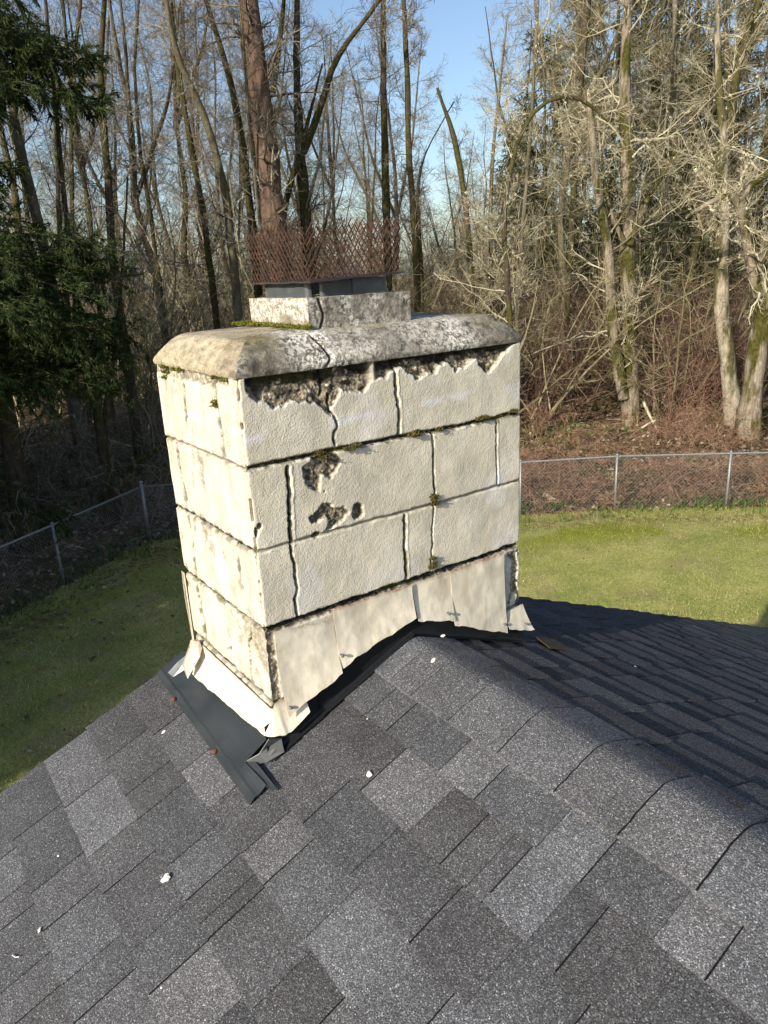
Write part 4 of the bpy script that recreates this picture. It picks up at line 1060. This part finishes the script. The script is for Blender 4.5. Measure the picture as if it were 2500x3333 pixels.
def lichen_tufts(mb, P, R, n, size, r):
    B, n0, _ = P.shape; i = r.integers(0, B, n); k_ = r.integers(1, n0, n); c = P[i, k_] + r.normal(0, .01, (n, 3))
    m_ = 5; c = np.repeat(c, m_, 0) + r.normal(0, size * .5, (n * m_, 3)); a = r.normal(0, size, (n * m_, 3)); b = r.normal(0, size * .5, (n * m_, 3))
    V = np.stack([c - a, c + b, c + a], 1).reshape(-1, 3); mb.add(V, None, np.arange(len(V)).reshape(-1, 3), tone=1.0)
def bare_tree(name, stems, label, bark='grey', twig='grey', base=None, group=None, n1=44, n2=11, n3=6, len1=3.6, t0=.25, detail=True, lich=0, trop=.05, ang=62, seed=0, n4=0, wig=.16):
    """stems: list of (points, radii); the first is the trunk, the rest are limbs"""
    r = np.random.default_rng(seed)
    base = np.array(stems[0][0][0]) if base is None else base
    t = empty(name, tuple(base), label, 'tree', group)
    mt = MB(); S = []
    for pts, rad in stems:
        n = max(10, int(sum(math.dist(a, b) for a, b in zip(pts[:-1], pts[1:])) / .45))
        Q, Rr = resample(pts, rad, n); Q = Q + np.cumsum(r.normal(0, .012, Q.shape), 0) * [1, 1, 0]
        Rr = Rr * (1 + .05 * np.sin(np.arange(n) * 1.7 + seed)); S.append((Q, Rr))
        V, Qf = tubes(Q[None], Rr[None], 12 if detail else 7)
        if detail:
            rgh = (fbm(V[:, 0] * 5, V[:, 1] * 5, V[:, 2] * 1.5, 3, seed) - .5)[:, None] * (V - np.repeat(Q, 12, 0)) * .35; V = V + rgh
        mt.add(V, Qf, tone=0)
    mt.build('trunk', BK[bark], t, True)
    mc = MB()
    for Q, Rr in S:
        Ls = np.linalg.norm(np.diff(Q, axis=0), axis=1).sum(); cnt = max(4, int(n1 * Ls / 12)); 
        C1, R1 = spawn(Q[None], Rr[None], cnt, t0 if Q is S[0][0] else .15, 1, 0, .165, ang, 10, wig, trop, .006, r=r, lenabs=len1)
        C2, R2 = spawn(C1, R1, n2, .12, 1, .5, .5, 45, 6, wig * 1.2, trop * .8, .0046, r=r)
        C3, R3 = spawn(C2, R2, n3, .12, 1, .55, .5, 42, 4, wig, trop * .5, .0036, r=r)
        lv = [(C1, R1), (C2, R2), (C3, R3)]
        if n4:
            lv.append(spawn(C3, R3, n4, .2, 1, .6, .6, 40, 3, wig, trop * .5, .0028, r=r, lmin=.12))
        add_levels(mc, lv, (5, 4, 3, 3))
        if lich: lichen_tufts(mc, C1, R1, int(lich * len(C1) * 2.5), .022, r)
    mc.build('crown', TW[twig], t)
    return t
def T(pts, dist, widths, floor=True, leaf=0):
    """trace: display px points bottom to top at a distance, widths in px"""
    P = [at(x, y, dist) for x, y in pts]; k_ = 1593.0 / dist; R_ = [w / 2 / k_ for w in widths]
    if floor:
        p = P[0]; dirn = (P[0] - P[1]) / np.linalg.norm(P[0] - P[1]); gz = float(ground_z(p[0], p[1])) - .15
        dirn = np.array([dirn[0] * .5, dirn[1] * .5, -1]); dirn /= -dirn[2]; h = p[2] - gz
        if h > .3:
            P.insert(0, p + dirn * h); R_.insert(0, R_[0] * 1.25)
    return P, R_
def up(st, extra=6, lean=0.02):                        # continue a stem above the frame
    P, R_ = st; d = unit(P[-1] - P[-2]); P = P + [P[-1] + unit(d + [0, 0, .3]) * extra]; return P, R_ + [max(.02, R_[-1] * .35)]
PIX = 1
# -- left half
bare_tree('cottonwood_tree', [up(T([(592, 480), (580, 360), (567, 250), (556, 150), (545, 50), (538, 0)], 24, [50, 46, 42, 38, 35, 33]), 7)],
          'tall thick red-brown trunk rising straight behind the rusty chimney screen', 'brown', 'grey', t0=.35, n1=34, len1=2.6, seed=1)
bare_tree('forked_tree', [up(T([(548, 480), (537, 350), (521, 250), (508, 180), (495, 130), (455, 0)], 25, [16, 14, 13, 12, 11, 8])), up(T([(556, 430), (540, 250), (525, 60), (520, 0)], 25, [12, 11, 10, 9], False), 4)],
          'pair of thin dark stems just left of the thick red-brown trunk', 'dark', 'grey', t0=.3, n1=22, len1=2.6, seed=2)
bare_tree('forked_tree', [up(T([(658, 440), (654, 380), (652, 300), (645, 225), (643, 100), (645, 0)], 25.5, [24, 22, 18, 15, 12, 10])), up(T([(655, 330), (680, 270), (700, 200), (712, 150), (725, 120), (760, 75), (822, 0)], 25.5, [15, 14, 12, 11, 11, 9, 8], False), 4), up(T([(612, 490), (625, 420), (648, 340), (664, 290)], 25.5, [14, 12, 10, 8], True), 2), up(T([(590, 200), (600, 120), (612, 0)], 25.5, [12, 10, 8], False), 3)],
          'mossy dark tree right of the thick trunk with a limb curving up right', 'dark', 'grey', t0=.35, n1=22, len1=2.6, seed=3)
bare_tree('bare_tree', [up(T([(495, 520), (485, 430), (468, 360), (450, 300), (425, 225), (395, 165), (370, 100), (355, 0)], 23, [17, 16, 15, 14, 13, 12, 11, 9]))],
          'grey trunk curving up to the left, first tree left of the dark pair of stems', 'grey', 'grey', t0=.3, n1=30, len1=2.8, seed=4, lich=1)
bare_tree('bare_tree', [up(T([(452, 520), (445, 440), (425, 350), (415, 280), (400, 200), (385, 100), (378, 0)], 24, [13, 12, 12, 11, 10, 9, 8]))],
          'slim dark trunk crossing behind the grey trunk that curves to the left', 'dark', 'grey', t0=.3, n1=24, len1=2.6, seed=5)
bare_tree('bare_tree', [up(T([(252, 600), (240, 480), (230, 325), (217, 225), (213, 165), (220, 75), (226, 0)], 20, [19, 17, 15, 13, 12, 10, 9]))],
          'slender bent dark trunk standing between the fir and the curving grey trunk', 'dark', 'grey', t0=.25, n1=32, len1=2.6, seed=6, lich=1)
bare_tree('bare_tree', [up(T([(98, 520), (88, 460), (75, 415), (55, 310), (40, 230), (20, 150), (-10, 40)], 19, [22, 21, 20, 18, 16, 15, 12]))],
          'leaning grey trunk half hidden by fir boughs at the upper left', 'grey', 'grey', t0=.4, n1=22, len1=2.2, seed=7, lich=1)
for k_, (pts, wd_, d_2, lb) in enumerate([
        ([(132, 530), (130, 460), (125, 350), (115, 200), (100, 0)], [10, 9, 8, 7, 6], 24, 'thin dark stem just right of the leaning trunk behind the fir'),
        ([(155, 535), (152, 440), (150, 325), (160, 100), (172, 0)], [9, 9, 8, 7, 6], 26, 'very thin straight stem left of the slender bent trunk'),
        ([(192, 480), (185, 400), (160, 320), (150, 200), (140, 60)], [9, 8, 7, 6, 5], 27, 'thin stem leaning left between two others behind the fir'),
        ([(340, 560), (320, 420), (300, 300), (290, 150), (300, 0)], [9, 8, 7, 6, 5], 30, 'faint thin stem midway between the slender bent trunk and the curving trunk'),
        ([(590, 610), (560, 520), (545, 400), (538, 300)], [8, 7, 6, 5], 22, 'thin pale stem just left of the chimney screen')]):
    bare_tree('young_tree', [up(T(pts, d_2, wd_), 4)], lb, 'dark' if k_ != 4 else 'grey', 'grey', n1=18, n2=6, n3=4, len1=2.2, seed=20 + k_, detail=False)
# -- middle
bare_tree('bare_tree', [up(T([(840, 520), (837, 400), (834, 250), (832, 120), (832, 0)], 28, [16, 15, 13, 11, 10]))], 'straight dark trunk directly above the right end of the chimney screen', 'dark', 'grey', t0=.3, n1=30, len1=2.2, ang=60, seed=31)
bare_tree('bare_tree', [up(T([(893, 500), (890, 440), (881, 350), (879, 200), (875, 100), (869, 0)], 27, [14, 13, 12, 11, 10, 9]))], 'dark narrow tree with whiskery twigs, second right of the chimney screen', 'dark', 'grey', t0=.3, n1=38, len1=1.7, ang=60, seed=32)
bare_tree('snag_tree', [T([(1015, 640), (1010, 580), (999, 450), (984, 320), (965, 260), (954, 235), (941, 190)], 25, [14, 13, 12, 11, 9, 7, 5])], 'dark leaning trunk with a broken top against the blue sky gap', 'dark', 'olive', t0=.5, n1=14, len1=2.4, seed=33)
bare_tree('bare_tree', [up(T([(905, 500), (902, 430), (908, 340), (912, 335)], 29, [9, 7, 5, 3]), 2)], 'short broken stem between the whiskery tree and the leaning snag', 'dark', 'olive', n1=10, len1=1.6, seed=34, detail=False)
bare_tree('mossy_tree', [T([(1092, 560), (1085, 500), (1089, 425), (1100, 370), (1114, 325), (1120, 282), (1132, 252), (1142, 243), (1168, 228), (1186, 207), (1230, 197), (1260, 203), (1285, 235), (1312, 265)], 21, [11, 11, 10, 9, 8, 7, 7, 8, 7, 8, 8, 9, 6, 3])],
          'thin mossy tree whose limb arches over to the right below the tall conifers', 'dark', 'pale', t0=.1, n1=34, len1=2.2, trop=.04, seed=35, lich=2)
# -- right side
bare_tree('twin_trunk_tree', [T([(1362, 925), (1360, 830), (1357, 730), (1353, 640), (1353, 570), (1357, 520)], 25, [46, 37, 34, 32, 32, 32], True),
                              up(T([(1357, 535), (1360, 470), (1356, 350), (1351, 250), (1354, 75), (1359, 0)], 25.2, [30, 28, 27, 24, 18, 15], False)),
                              T([(1350, 860), (1337, 800), (1324, 730), (1314, 600), (1304, 500), (1292, 430), (1279, 375), (1274, 290), (1270, 225), (1266, 195)], 24.8, [26, 25, 24, 22, 19, 17, 16, 14, 12, 9], False),
                              T([(1357, 530), (1372, 490), (1384, 450), (1399, 415), (1420, 385), (1439, 360), (1452, 328)], 24.7, [18, 17, 15, 13, 12, 13, 6], False),
                              T([(1350, 530), (1320, 480), (1305, 420), (1290, 300), (1285, 240)], 24.9, [12, 9, 8, 7, 5], False)],
          'big pale double trunk with mossy forked limbs standing beyond the right fence', 'mossy', 'pale', t0=.3, n1=30, n2=9, n3=5, len1=3.4, trop=.06, seed=41, lich=4, wig=.2)
bare_tree('pale_trunk_tree', [up(T([(1582, 905), (1577, 860), (1567, 740), (1556, 670), (1559, 560), (1562, 450), (1560, 300), (1548, 150), (1545, 0)], 23, [40, 36, 32, 30, 27, 24, 16, 12, 9]))],
          'pale lichen-spotted trunk standing alone between the double trunk and the right frame edge', 'pale', 'pale', t0=.3, n1=28, n2=9, n3=5, len1=3.0, trop=.05, seed=42, lich=5, wig=.2)
bare_tree('leaning_tree', [up(T([(1615, 930), (1625, 830), (1642, 700), (1657, 610), (1690, 450), (1740, 200)], 21, [56, 44, 40, 36, 30, 22]), 3),
                           T([(1640, 640), (1620, 560), (1605, 500), (1600, 430), (1590, 400), (1570, 415), (1530, 435), (1480, 470)], 20.8, [20, 18, 17, 18, 18, 14, 11, 6], False),
                           T([(1600, 430), (1625, 395), (1665, 370), (1720, 330)], 20.8, [15, 14, 12, 8], False)],
          'big leaning white-barked tree with dark mossy elbow limbs at the right frame edge', 'mossy', 'pale', t0=.25, n1=34, n2=9, n3=5, len1=3.2, trop=.05, seed=43, lich=6, wig=.2)
bare_tree('bare_tree', [up(T([(1500, 560), (1530, 420), (1560, 330), (1589, 250), (1604, 125), (1652, 0)], 27, [15, 14, 14, 15, 14, 12]))], 'dark trunk leaning right at the upper right, in front of the evergreens', 'dark', 'pale', t0=.3, n1=28, len1=3, seed=44, lich=2)
bare_tree('bare_tree', [up(T([(1430, 700), (1435, 500), (1440, 350), (1450, 180), (1455, 0)], 29, [15, 14, 13, 12, 11]))], 'straight grey-tan stem right of the big double trunk, reaching the frame top', 'grey', 'pale', t0=.25, n1=34, len1=3, seed=45, lich=2)
bare_tree('bare_tree', [up(T([(1225, 650), (1235, 500), (1240, 330), (1250, 200), (1262, 80), (1268, 0)], 30, [12, 12, 13, 14, 15, 14]))], 'dark trunk behind the arching mossy limb, in front of the conifers', 'dark', 'olive', t0=.3, n1=28, len1=2.6, seed=46, lich=1)
bare_tree('young_tree', [up(T([(1120, 700), (1128, 560), (1140, 420), (1150, 300), (1158, 150), (1165, 40)], 24, [9, 8, 8, 7, 6, 5]), 2)], 'slim pale many-twigged tree right of the chimney screen against the sky', 'grey', 'pale', t0=.2, n1=40, n2=8, len1=2.6, seed=47, lich=3)
bare_tree('young_tree', [up(T([(1060, 720), (1063, 600), (1055, 480), (1060, 330), (1075, 200), (1085, 120)], 26, [10, 9, 8, 7, 6, 4]), 1)], 'slim olive tree whose twigs reach over the blue sky gap', 'grey', 'olive', t0=.2, n1=36, n2=8, len1=2.6, seed=48, lich=2)
# -- background woods: prototypes copied through the depth
def proto(name, h, r0, seed, twig, bark, n1=46, len1=3.4, fork=True):
    r = np.random.default_rng(seed); pts = [(0, 0, -.2)]; x = y = 0
    for z in np.linspace(h / 7, h, 7): x += r.normal(0, h * .013); y += r.normal(0, h * .013); pts.append((x, y, z))
    st = [(pts, list(np.linspace(r0, r0 * .12, 8)))]
    if fork:
        for _ in range(3):
            k_ = r.integers(2, 5); p = np.array(pts[k_]); a = r.uniform(0, 6.28); d = np.array([cos(a) * .5, sin(a) * .5, 1]); l = h * .45
            st.append(([tuple(p), tuple(p + d * l * .4 + [0, 0, 0]), tuple(p + d * [.7, .7, 1] * l)], [r0 * .5, r0 * .35, r0 * .1]))
    return bare_tree(name, st, None, bark, twig, base=np.zeros(3), n1=n1, n2=8, n3=5, len1=len1, t0=.2, detail=False, seed=seed)
def copy_thing(t, loc, rz, sc, label, group):
    c = t.copy(); COL.objects.link(c); c.location = loc; c.rotation_euler = (0, 0, rz); c.scale = (sc, sc, sc * 1.0); c['label'] = label; c['category'] = 'tree'; c['group'] = group
    for ch in t.children:
        d = ch.copy(); COL.objects.link(d); d.parent = c
    return c
protos = [proto('woodland_tree', 21, .22, 201, 'grey', 'dark'), proto('woodland_tree', 23, .18, 202, 'olive', 'grey'), proto('woodland_tree', 19, .20, 203, 'grey', 'grey'), proto('woodland_tree', 24, .26, 204, 'olive', 'dark'), proto('woodland_tree', 17, .14, 205, 'grey', 'dark', fork=False)]
first = [True] * 5
GL = 'bare trees in the deep woods on the left and middle'; GR = 'bare trees in the deep woods on the right'
def place_tree(az, dist, k_, lab, grp, sc=1.0):
    d = HF * cos(az) + HR * sin(az); p = CP + d * dist; z = float(ground_z(p[0], p[1]))
    if first[k_]:
        t = protos[k_]; first[k_] = False; t.location = (p[0], p[1], z - .1); t.rotation_euler = (0, 0, rt.uniform(0, 6.28)); t.scale = (sc, sc, sc); t['label'] = lab; t['group'] = grp; return
    copy_thing(protos[k_], (p[0], p[1], z - .1), rt.uniform(0, 6.28), sc, lab, grp)
n = 50
for i in range(n):
    az = radians(-30 + 62 * ((i * .618034) % 1)); dist = 29 + 34 * (i / n) ** .8 + rt.uniform(-1, 1)
    right = az > radians(4)
    gap = abs(az - radians(6.5)) < radians(4.5)
    if gap and dist < 48: dist += 22
    place_tree(az, dist, i % 5, 'slender bare woodland tree among many, deep behind the ' + ('lit thicket on the right' if right else 'chimney and the left woods'), GR if right else GL, rt.uniform(.75, 1.05) * (.62 if gap else 1))
# -- conifers
NM = mat_leafy('fir_needles', [(0, (.014, .026, .009)), (.5, (.036, .056, .017)), (1, (.08, .11, .032))], .15)
NO = mat_leafy('olive_needles', [(0, (.03, .038, .016)), (.5, (.07, .08, .034)), (1, (.14, .15, .07))], .2)
def needle_mass(mb, P, dens, ln, w, r, droop=.5):
    """P (B,n,3) twig polylines; blades set along them"""
    B, n0, _ = P.shape; N = B * dens; i = np.repeat(np.arange(B), dens); s_ = r.uniform(0, n0 - 1.001, N); k_ = s_.astype(int); f = (s_ - k_)[:, None]
    p = P[i, k_] * (1 - f) + P[i, k_ + 1] * f; tan = unit(P[i, k_ + 1] - P[i, k_])
    d = unit(tan * .9 + r.normal(0, .38, (N, 3)) + [0, 0, -droop * .35]); l = ln * r.uniform(.5, 1.2, (N, 1)); sd = unit(np.cross(d, r.normal(0, 1, (N, 3)))) * w
    V = np.stack([p - sd * .6, p + sd * .6, p + d * l], 1).reshape(-1, 3); mb.add(V, None, np.arange(3 * N).reshape(-1, 3), tone=np.repeat(r.uniform(0, 1, N), 3))
def fir(label, base, h, r0, limbs, seed, mat, ln=.09, w=.012, dens=16, nside=22, sidelen=.5, n3=5, group=None, name='fir_tree', th=.6):
    """limbs: list of (z, azimuth, length)"""
    r = np.random.default_rng(seed); t = empty(name, tuple(base), label, 'tree', group); base = np.array(base, float)
    n = 16; q = np.linspace(0, 1, n); Pt = base + np.stack([np.cumsum(r.normal(0, .03, n)), np.cumsum(r.normal(0, .03, n)), q * h - .2], 1)
    mt = MB(); V, Q = tubes(Pt[None], (r0 * (1 - q * .93))[None], 12); mt.add(V, Q, tone=0)
    L = []
    for z, az, l in limbs:
        m_ = 9; s_ = np.linspace(0, 1, m_); dx, dy = cos(az), sin(az); bx, by = [np.interp(z / h, q, Pt[:, k_]) for k_ in (0, 1)]
        hz = base[2] + z + l * (.12 * s_ - .42 * s_ ** 2 + .12 * s_ ** 4) + np.cumsum(r.normal(0, .01, m_))
        sw = np.cumsum(r.normal(0, .02, m_)) * l
        L.append(np.stack([bx + dx * l * s_ - dy * sw, by + dy * l * s_ + dx * sw, hz], 1))
    L = np.array(L); RL = np.array([[max(.006, .011 * lb[2] * (1 - .9 * s_)) for s_ in np.linspace(0, 1, 9)] for lb in limbs])
    V, Q = tubes(L, RL, 5); mt.add(V, Q, tone=0); mt.build('trunk', BK['dark'], t, True)
    mc = MB()
    C1, R1 = spawn(L, RL, nside, .18, 1, 0, .3, 55, 6, .08, -.10, .003, r=r, lenabs=sidelen)
    C2, R2 = spawn(C1, R1, n3, .1, 1, .5, .6, 42, 4, .05, -.20, .002, r=r, lmin=.10)
    needle_mass(mc, C1, dens, ln, w, r); needle_mass(mc, C2, dens // 2, ln, w, r)
    mc.build('crown', mat, t)
    return t
def rlimbs(h, n, l0, r, z0=.25, full=1.0):
    out = []
    for i in range(n):
        f = z0 + (1 - z0) * (i / n); out.append((h * f, r.uniform(0, 2 * pi), l0 * (1 - ((f - z0) / (1 - z0)) ** 1.2) * r.uniform(.65, 1.15) + .3))
    return out
# near fir at the left frame edge: limbs placed where the photo shows boughs
rF = np.random.default_rng(3)
fb = at(-60, 1150, 14.0); fb[2] = float(ground_z(fb[0], fb[1]))
az_r = math.atan2(HR[1], HR[0]); lm = []
for (dx, dy, sp_, n_) in [(40, 100, 2.7, 4), (130, 150, 3.3, 5), (150, 215, 3.2, 5), (60, 250, 2.8, 4), (190, 560, 2.9, 5), (250, 640, 3.2, 6), (270, 720, 3.3, 6), (200, 780, 2.9, 5), (120, 600, 2.6, 5), (120, 700, 2.4, 4), (260, 850, 3.0, 4), (60, 660, 2.2, 4), (30, 180, 2.0, 3), (10, 420, 1.6, 3), (60, 850, 1.8, 3)]:
    p = at(dx, dy, 14.0)
    for _ in range(n_): lm.append((p[2] - fb[2] + .62 + rF.uniform(-.25, .25), az_r + rF.normal(0, .38), sp_ * 1.12 + rF.uniform(-.5, .25) ))
for dx, dy, sp_ in [(100, 60, 3.0), (170, 120, 3.4), (120, 180, 3.2), (200, 230, 3.4), (60, 140, 2.8), (260, 600, 3.2), (180, 680, 3.0), (280, 760, 3.3), (150, 820, 2.8)] * 2:
    p = at(dx, dy, 14.0); lm.append((p[2] - fb[2] + .62 + rF.uniform(-.3, .3), az_r + rF.normal(0, .3), sp_ * 1.12))
for i in range(46): lm.append((rF.uniform(1.5, 16), rF.uniform(0, 2 * pi), rF.uniform(1.6, 2.6)))
fir('dark green fir with drooping boughs filling the left edge of the frame', fb, 19, .30, lm, 71, NM, ln=.095, w=.016, dens=26, nside=26, sidelen=.85, n3=7)
# fir boughs lower left trunk pair
bare_tree('dark_twin_tree', [up(T([(222, 1060), (214, 960), (205, 880), (195, 830), (178, 770), (160, 640), (150, 520)], 16.5, [22, 21, 20, 19, 17, 14, 12], True), 4), up(T([(236, 1062), (228, 960), (220, 890), (245, 800), (260, 700)], 16.6, [15, 13, 11, 9, 7], True), 3)],
          'dark double trunk in the shade directly behind the left fence corner', 'dark', 'grey', t0=.3, n1=20, len1=2.4, seed=61)
bare_tree('dark_trunk_tree', [up(T([(55, 1130), (35, 1040), (18, 930), (5, 840), (-15, 700)], 15, [52, 42, 38, 34, 30], True), 9)], 'thick dark trunk leaning left at the left frame edge behind the fence', 'dark', 'grey', t0=.15, n1=20, len1=2.2, seed=62)
bare_tree('leaning_sapling', [T([(255, 1060), (275, 1010), (300, 985), (340, 975), (372, 955), (400, 900)], 17, [14, 13, 12, 12, 9, 5], True)], 'crooked mossy sapling bending right behind the left fence corner post', 'mossy', 'olive', t0=.2, n1=18, len1=2.0, seed=63)
# evergreens on the right, behind
rC = np.random.default_rng(8)
EG = 'tall olive green conifers behind the bare trees on the right'
for i, (dx, dist, h, l0) in enumerate([(1170, 40, 15.5, 2.6), (1235, 44, 20, 3.6), (1300, 37, 21, 3.6), (1375, 42, 24, 4.2), (1450, 38, 24, 4.2), (1530, 44, 25, 4.4), (1600, 37, 24, 4.2), (1680, 41, 25, 4.4), (1110, 52, 14, 3.0), (1500, 33, 13, 3.2), (1640, 50, 26, 4.5), (1420, 55, 25, 4.5)]):
    b = at(dx, 900, dist); b[2] = float(ground_z(b[0], b[1]))
    lb = ['leftmost and lowest conifer right of the sky gap', 'tall conifer at the right side of the blue sky gap', 'tall conifer behind the arching mossy limb', 'tall conifer behind the big double trunk', 'tall conifer just right of the double trunk', 'tall conifer left of the pale trunk', 'tall conifer behind the pale trunk top', 'conifer at the right frame edge', 'small far conifer left of the others', 'low conifer beneath the taller ones on the right', 'far conifer near the right frame edge', 'far conifer behind the straight grey-tan stem'][i]
    fir(lb, b, h, .24, rlimbs(h, 62, l0, rC, .22), 300 + i, NO, ln=.34, w=.05, dens=7, nside=12, sidelen=1.3, n3=3, group=EG, name='conifer_tree')
# shade trees outside the frame on the left
SG = 'evergreens left of the yard'
shade = None
for i, (x, y, h, l0) in enumerate([(-5.5, 11.4, 9, 2.9), (-9.0, 7.6, 9.5, 3.0), (-10.5, 11.5, 11, 3.4), (-4.0, 15.5, 12, 3.0), (-8.5, 16, 14, 3.5), (-13, 8.0, 11, 3.4), (-1.8, 18.5, 13, 2.8), (-6.8, 9.2, 7, 2.4), (-12.0, 4.6, 8.5, 2.9), (-7.6, 4.6, 6.5, 2.3), (-4.6, 7.0, 5.2, 2.0), (-3.4, 9.2, 5.4, 2.0), (-4.5, 20.5, 12, 3.0), (-6.5, 24, 14, 3.0), (-12, 20, 15, 3.0)]):
    if i < 2: t_ = fir('shade fir', (x, y, G), h, .22, rlimbs(h, 80, l0, rC, .06), 400 + i, NM, ln=.26, w=.045, dens=9, nside=14, sidelen=1.1, n3=3, group=SG); pr_ = (t_, h) if i == 0 else pr_; t_['label'] = ['dense fir outside the frame left of the yard fence', 'broad dense fir outside the frame, nearer the house on the left'][i]
    else:
        s_ = h / 9.0; c = copy_thing(pr_[0], (x, y, G), i * 1.3, s_, 'dense fir outside the frame among the row left of the yard', SG)
# ------------------------------------------------------------------ undergrowth
def thicket(name, label, pts, h, seed, mat, nst=9, n2=7, n3=4, arch=.0, rad=.012, r3=.003, tone=None):
    r = np.random.default_rng(seed); B = len(pts) * nst; base = np.repeat(np.array(pts), nst, 0) + np.column_stack([r.normal(0, .35, (B, 2)), np.zeros(B)])
    hh = np.repeat(np.broadcast_to(h, (len(pts),)), nst) * r.uniform(.5, 1.15, B); n = 8
    d = unit(np.column_stack([r.normal(0, .42, (B, 2)), np.ones(B)])); P = np.zeros((B, n, 3)); P[:, 0] = base
    for j in range(1, n):
        d = unit(d + r.normal(0, .12, (B, 3)) + np.column_stack([d[:, :2] * arch, -arch * 1.3 * np.full(B, j / n)])); P[:, j] = P[:, j - 1] + d * (hh / (n - 1))[:, None]
    R_ = rad * (hh[:, None] / 3) ** .5 * (1 - .8 * np.linspace(0, 1, n)[None])
    C2, R2 = spawn(P, R_, n2, .2, 1, .42, .5, 48, 5, .2, .02 - arch * .2, .0035, r=r); C3, R3 = spawn(C2, R2, n3, .1, 1, .5, .6, 45, 4, .2, 0, r3, r=r)
    mb = MB(); add_levels(mb, [(P, R_), (C2, R2), (C3, R3)], (4, 3, 3)); o = mb.build(name, mat); tag(o, label, 'undergrowth', kind='stuff'); return o
def scatter(n, az0, az1, d0, d1, r, out=True):
    a = np.radians(r.uniform(az0, az1, n)); d = np.sqrt(r.uniform(d0 ** 2, d1 ** 2, n)); v = HF[None] * np.cos(a)[:, None] + HR[None] * np.sin(a)[:, None]; p = CP + v * d[:, None]
    k_ = ~inside(p[:, 0], p[:, 1], yard) & (fence_dist(p[:, 0], p[:, 1]) > .6)
    for tx, td in ((1350, 25), (1580, 23), (1625, 21)):
        b_ = at(tx, 900, td) - CP; a0 = math.atan2(b_ @ HR, b_ @ HF); k_ &= ~((np.abs(a - a0) < .035) & (d < td + .3) & (d > 17.5)); p = p[k_]; p[:, 2] = ground_z(p[:, 0], p[:, 1]) - .05; return p
ru = np.random.default_rng(17)
p = scatter(150, -32, 32, 24, 46, ru); thicket('tall_brush', 'dense grey-brown brush and saplings filling the woods between the trunks', p, 6.5 + ru.uniform(-2, 2, len(p)), 1, TW['olive'], nst=6, n2=9, n3=6, rad=.03, r3=.005)
p = scatter(120, -32, 32, 40, 75, ru); thicket('tall_brush', 'far hazy brush closing off the view deep in the woods', p, 10 + ru.uniform(-2, 2.5, len(p)), 2, TW['grey'], nst=6, n2=9, n3=6, rad=.05, r3=.011)
p = scatter(110, -2, 32, 25, 42, ru); thicket('red_brush', 'reddish-brown osier brush behind the double trunk on the right', p, 4.2 + ru.uniform(-1, 1, len(p)), 3, TW['red'], nst=12, n2=8, n3=5, rad=.012, r3=.004)
p = scatter(34, 12, 32, 19, 26, ru); thicket('bramble', 'arching red-tan bramble canes behind the right part of the fence', p, 1.5 + ru.uniform(-.7, .8, len(p)), 4, TW['rust'], nst=8, n2=6, n3=4, arch=.16, rad=.010, r3=.003)
p = scatter(300, -3, 32, 15.3, 19.5, ru); pe = p[::2]; p = p[1::2]; thicket('bramble', 'low red-brown canes mixed through the bramble tangle behind the fence', pe, .9 + ru.uniform(-.35, .5, len(pe)), 15, TW['rust'], nst=6, n2=6, n3=3, arch=.25, rad=.009, r3=.003)
thicket('bramble', 'low warm brown bramble tangle just behind the chain link fence', p, .9 + ru.uniform(-.35, .5, len(p)), 5, TW['rust'], nst=6, n2=6, n3=3, arch=.25, rad=.009, r3=.003)
p = scatter(170, -32, -3, 12, 26, ru); thicket('undergrowth', 'tangled twiggy undergrowth in the shade behind the left fence', p, 1.9 + ru.uniform(-.8, 1.2, len(p)), 6, TW['grey'], nst=7, n2=6, n3=4, arch=.12, rad=.010, r3=.003)
V, T_, t_ = blades(26000, (-6, 24), (6, 26), .16, .03, lambda x, y: ~inside(x, y, yard) & (fbm(x * .45, y * .45, 3, 3, 17) > .52), ground_z)
o = link('ground_ivy', mesh('ground_ivy', V, [T_], WEED, dict(tone=t_))); tag(o, 'patches of green ground cover among the dead leaves of the woods', 'ground cover', kind='stuff')
# fallen branches
def deadwood(px, label, w, dist):
    P = [at(x, y, dist) for x, y in px]; mb = MB(); mb.tube(P, [w, w * .9] + [w * .6] * (len(P) - 2), 7, tone=1.0); o = mb.build('fallen_branch', TW['pale']); tag(o, label, 'branch')
deadwood([(1390, 868), (1402, 895), (1412, 915), (1422, 932)], 'pale fallen branch leaning on the litter right of the double trunk', .045, 22.5)
deadwood([(1385, 925), (1400, 915), (1416, 908)], 'short pale stick crossing the fallen branch right of the double trunk', .03, 22.3)
deadwood([(1175, 1068), (1200, 1082), (1230, 1090), (1258, 1098)], 'orange-brown rotten log lying behind the fence next to the chimney', .07, 16.6)
deadwood([(640, 890), (0, 0)][:1] + [(655, 905)], 'stub', .01, 16) if False else None
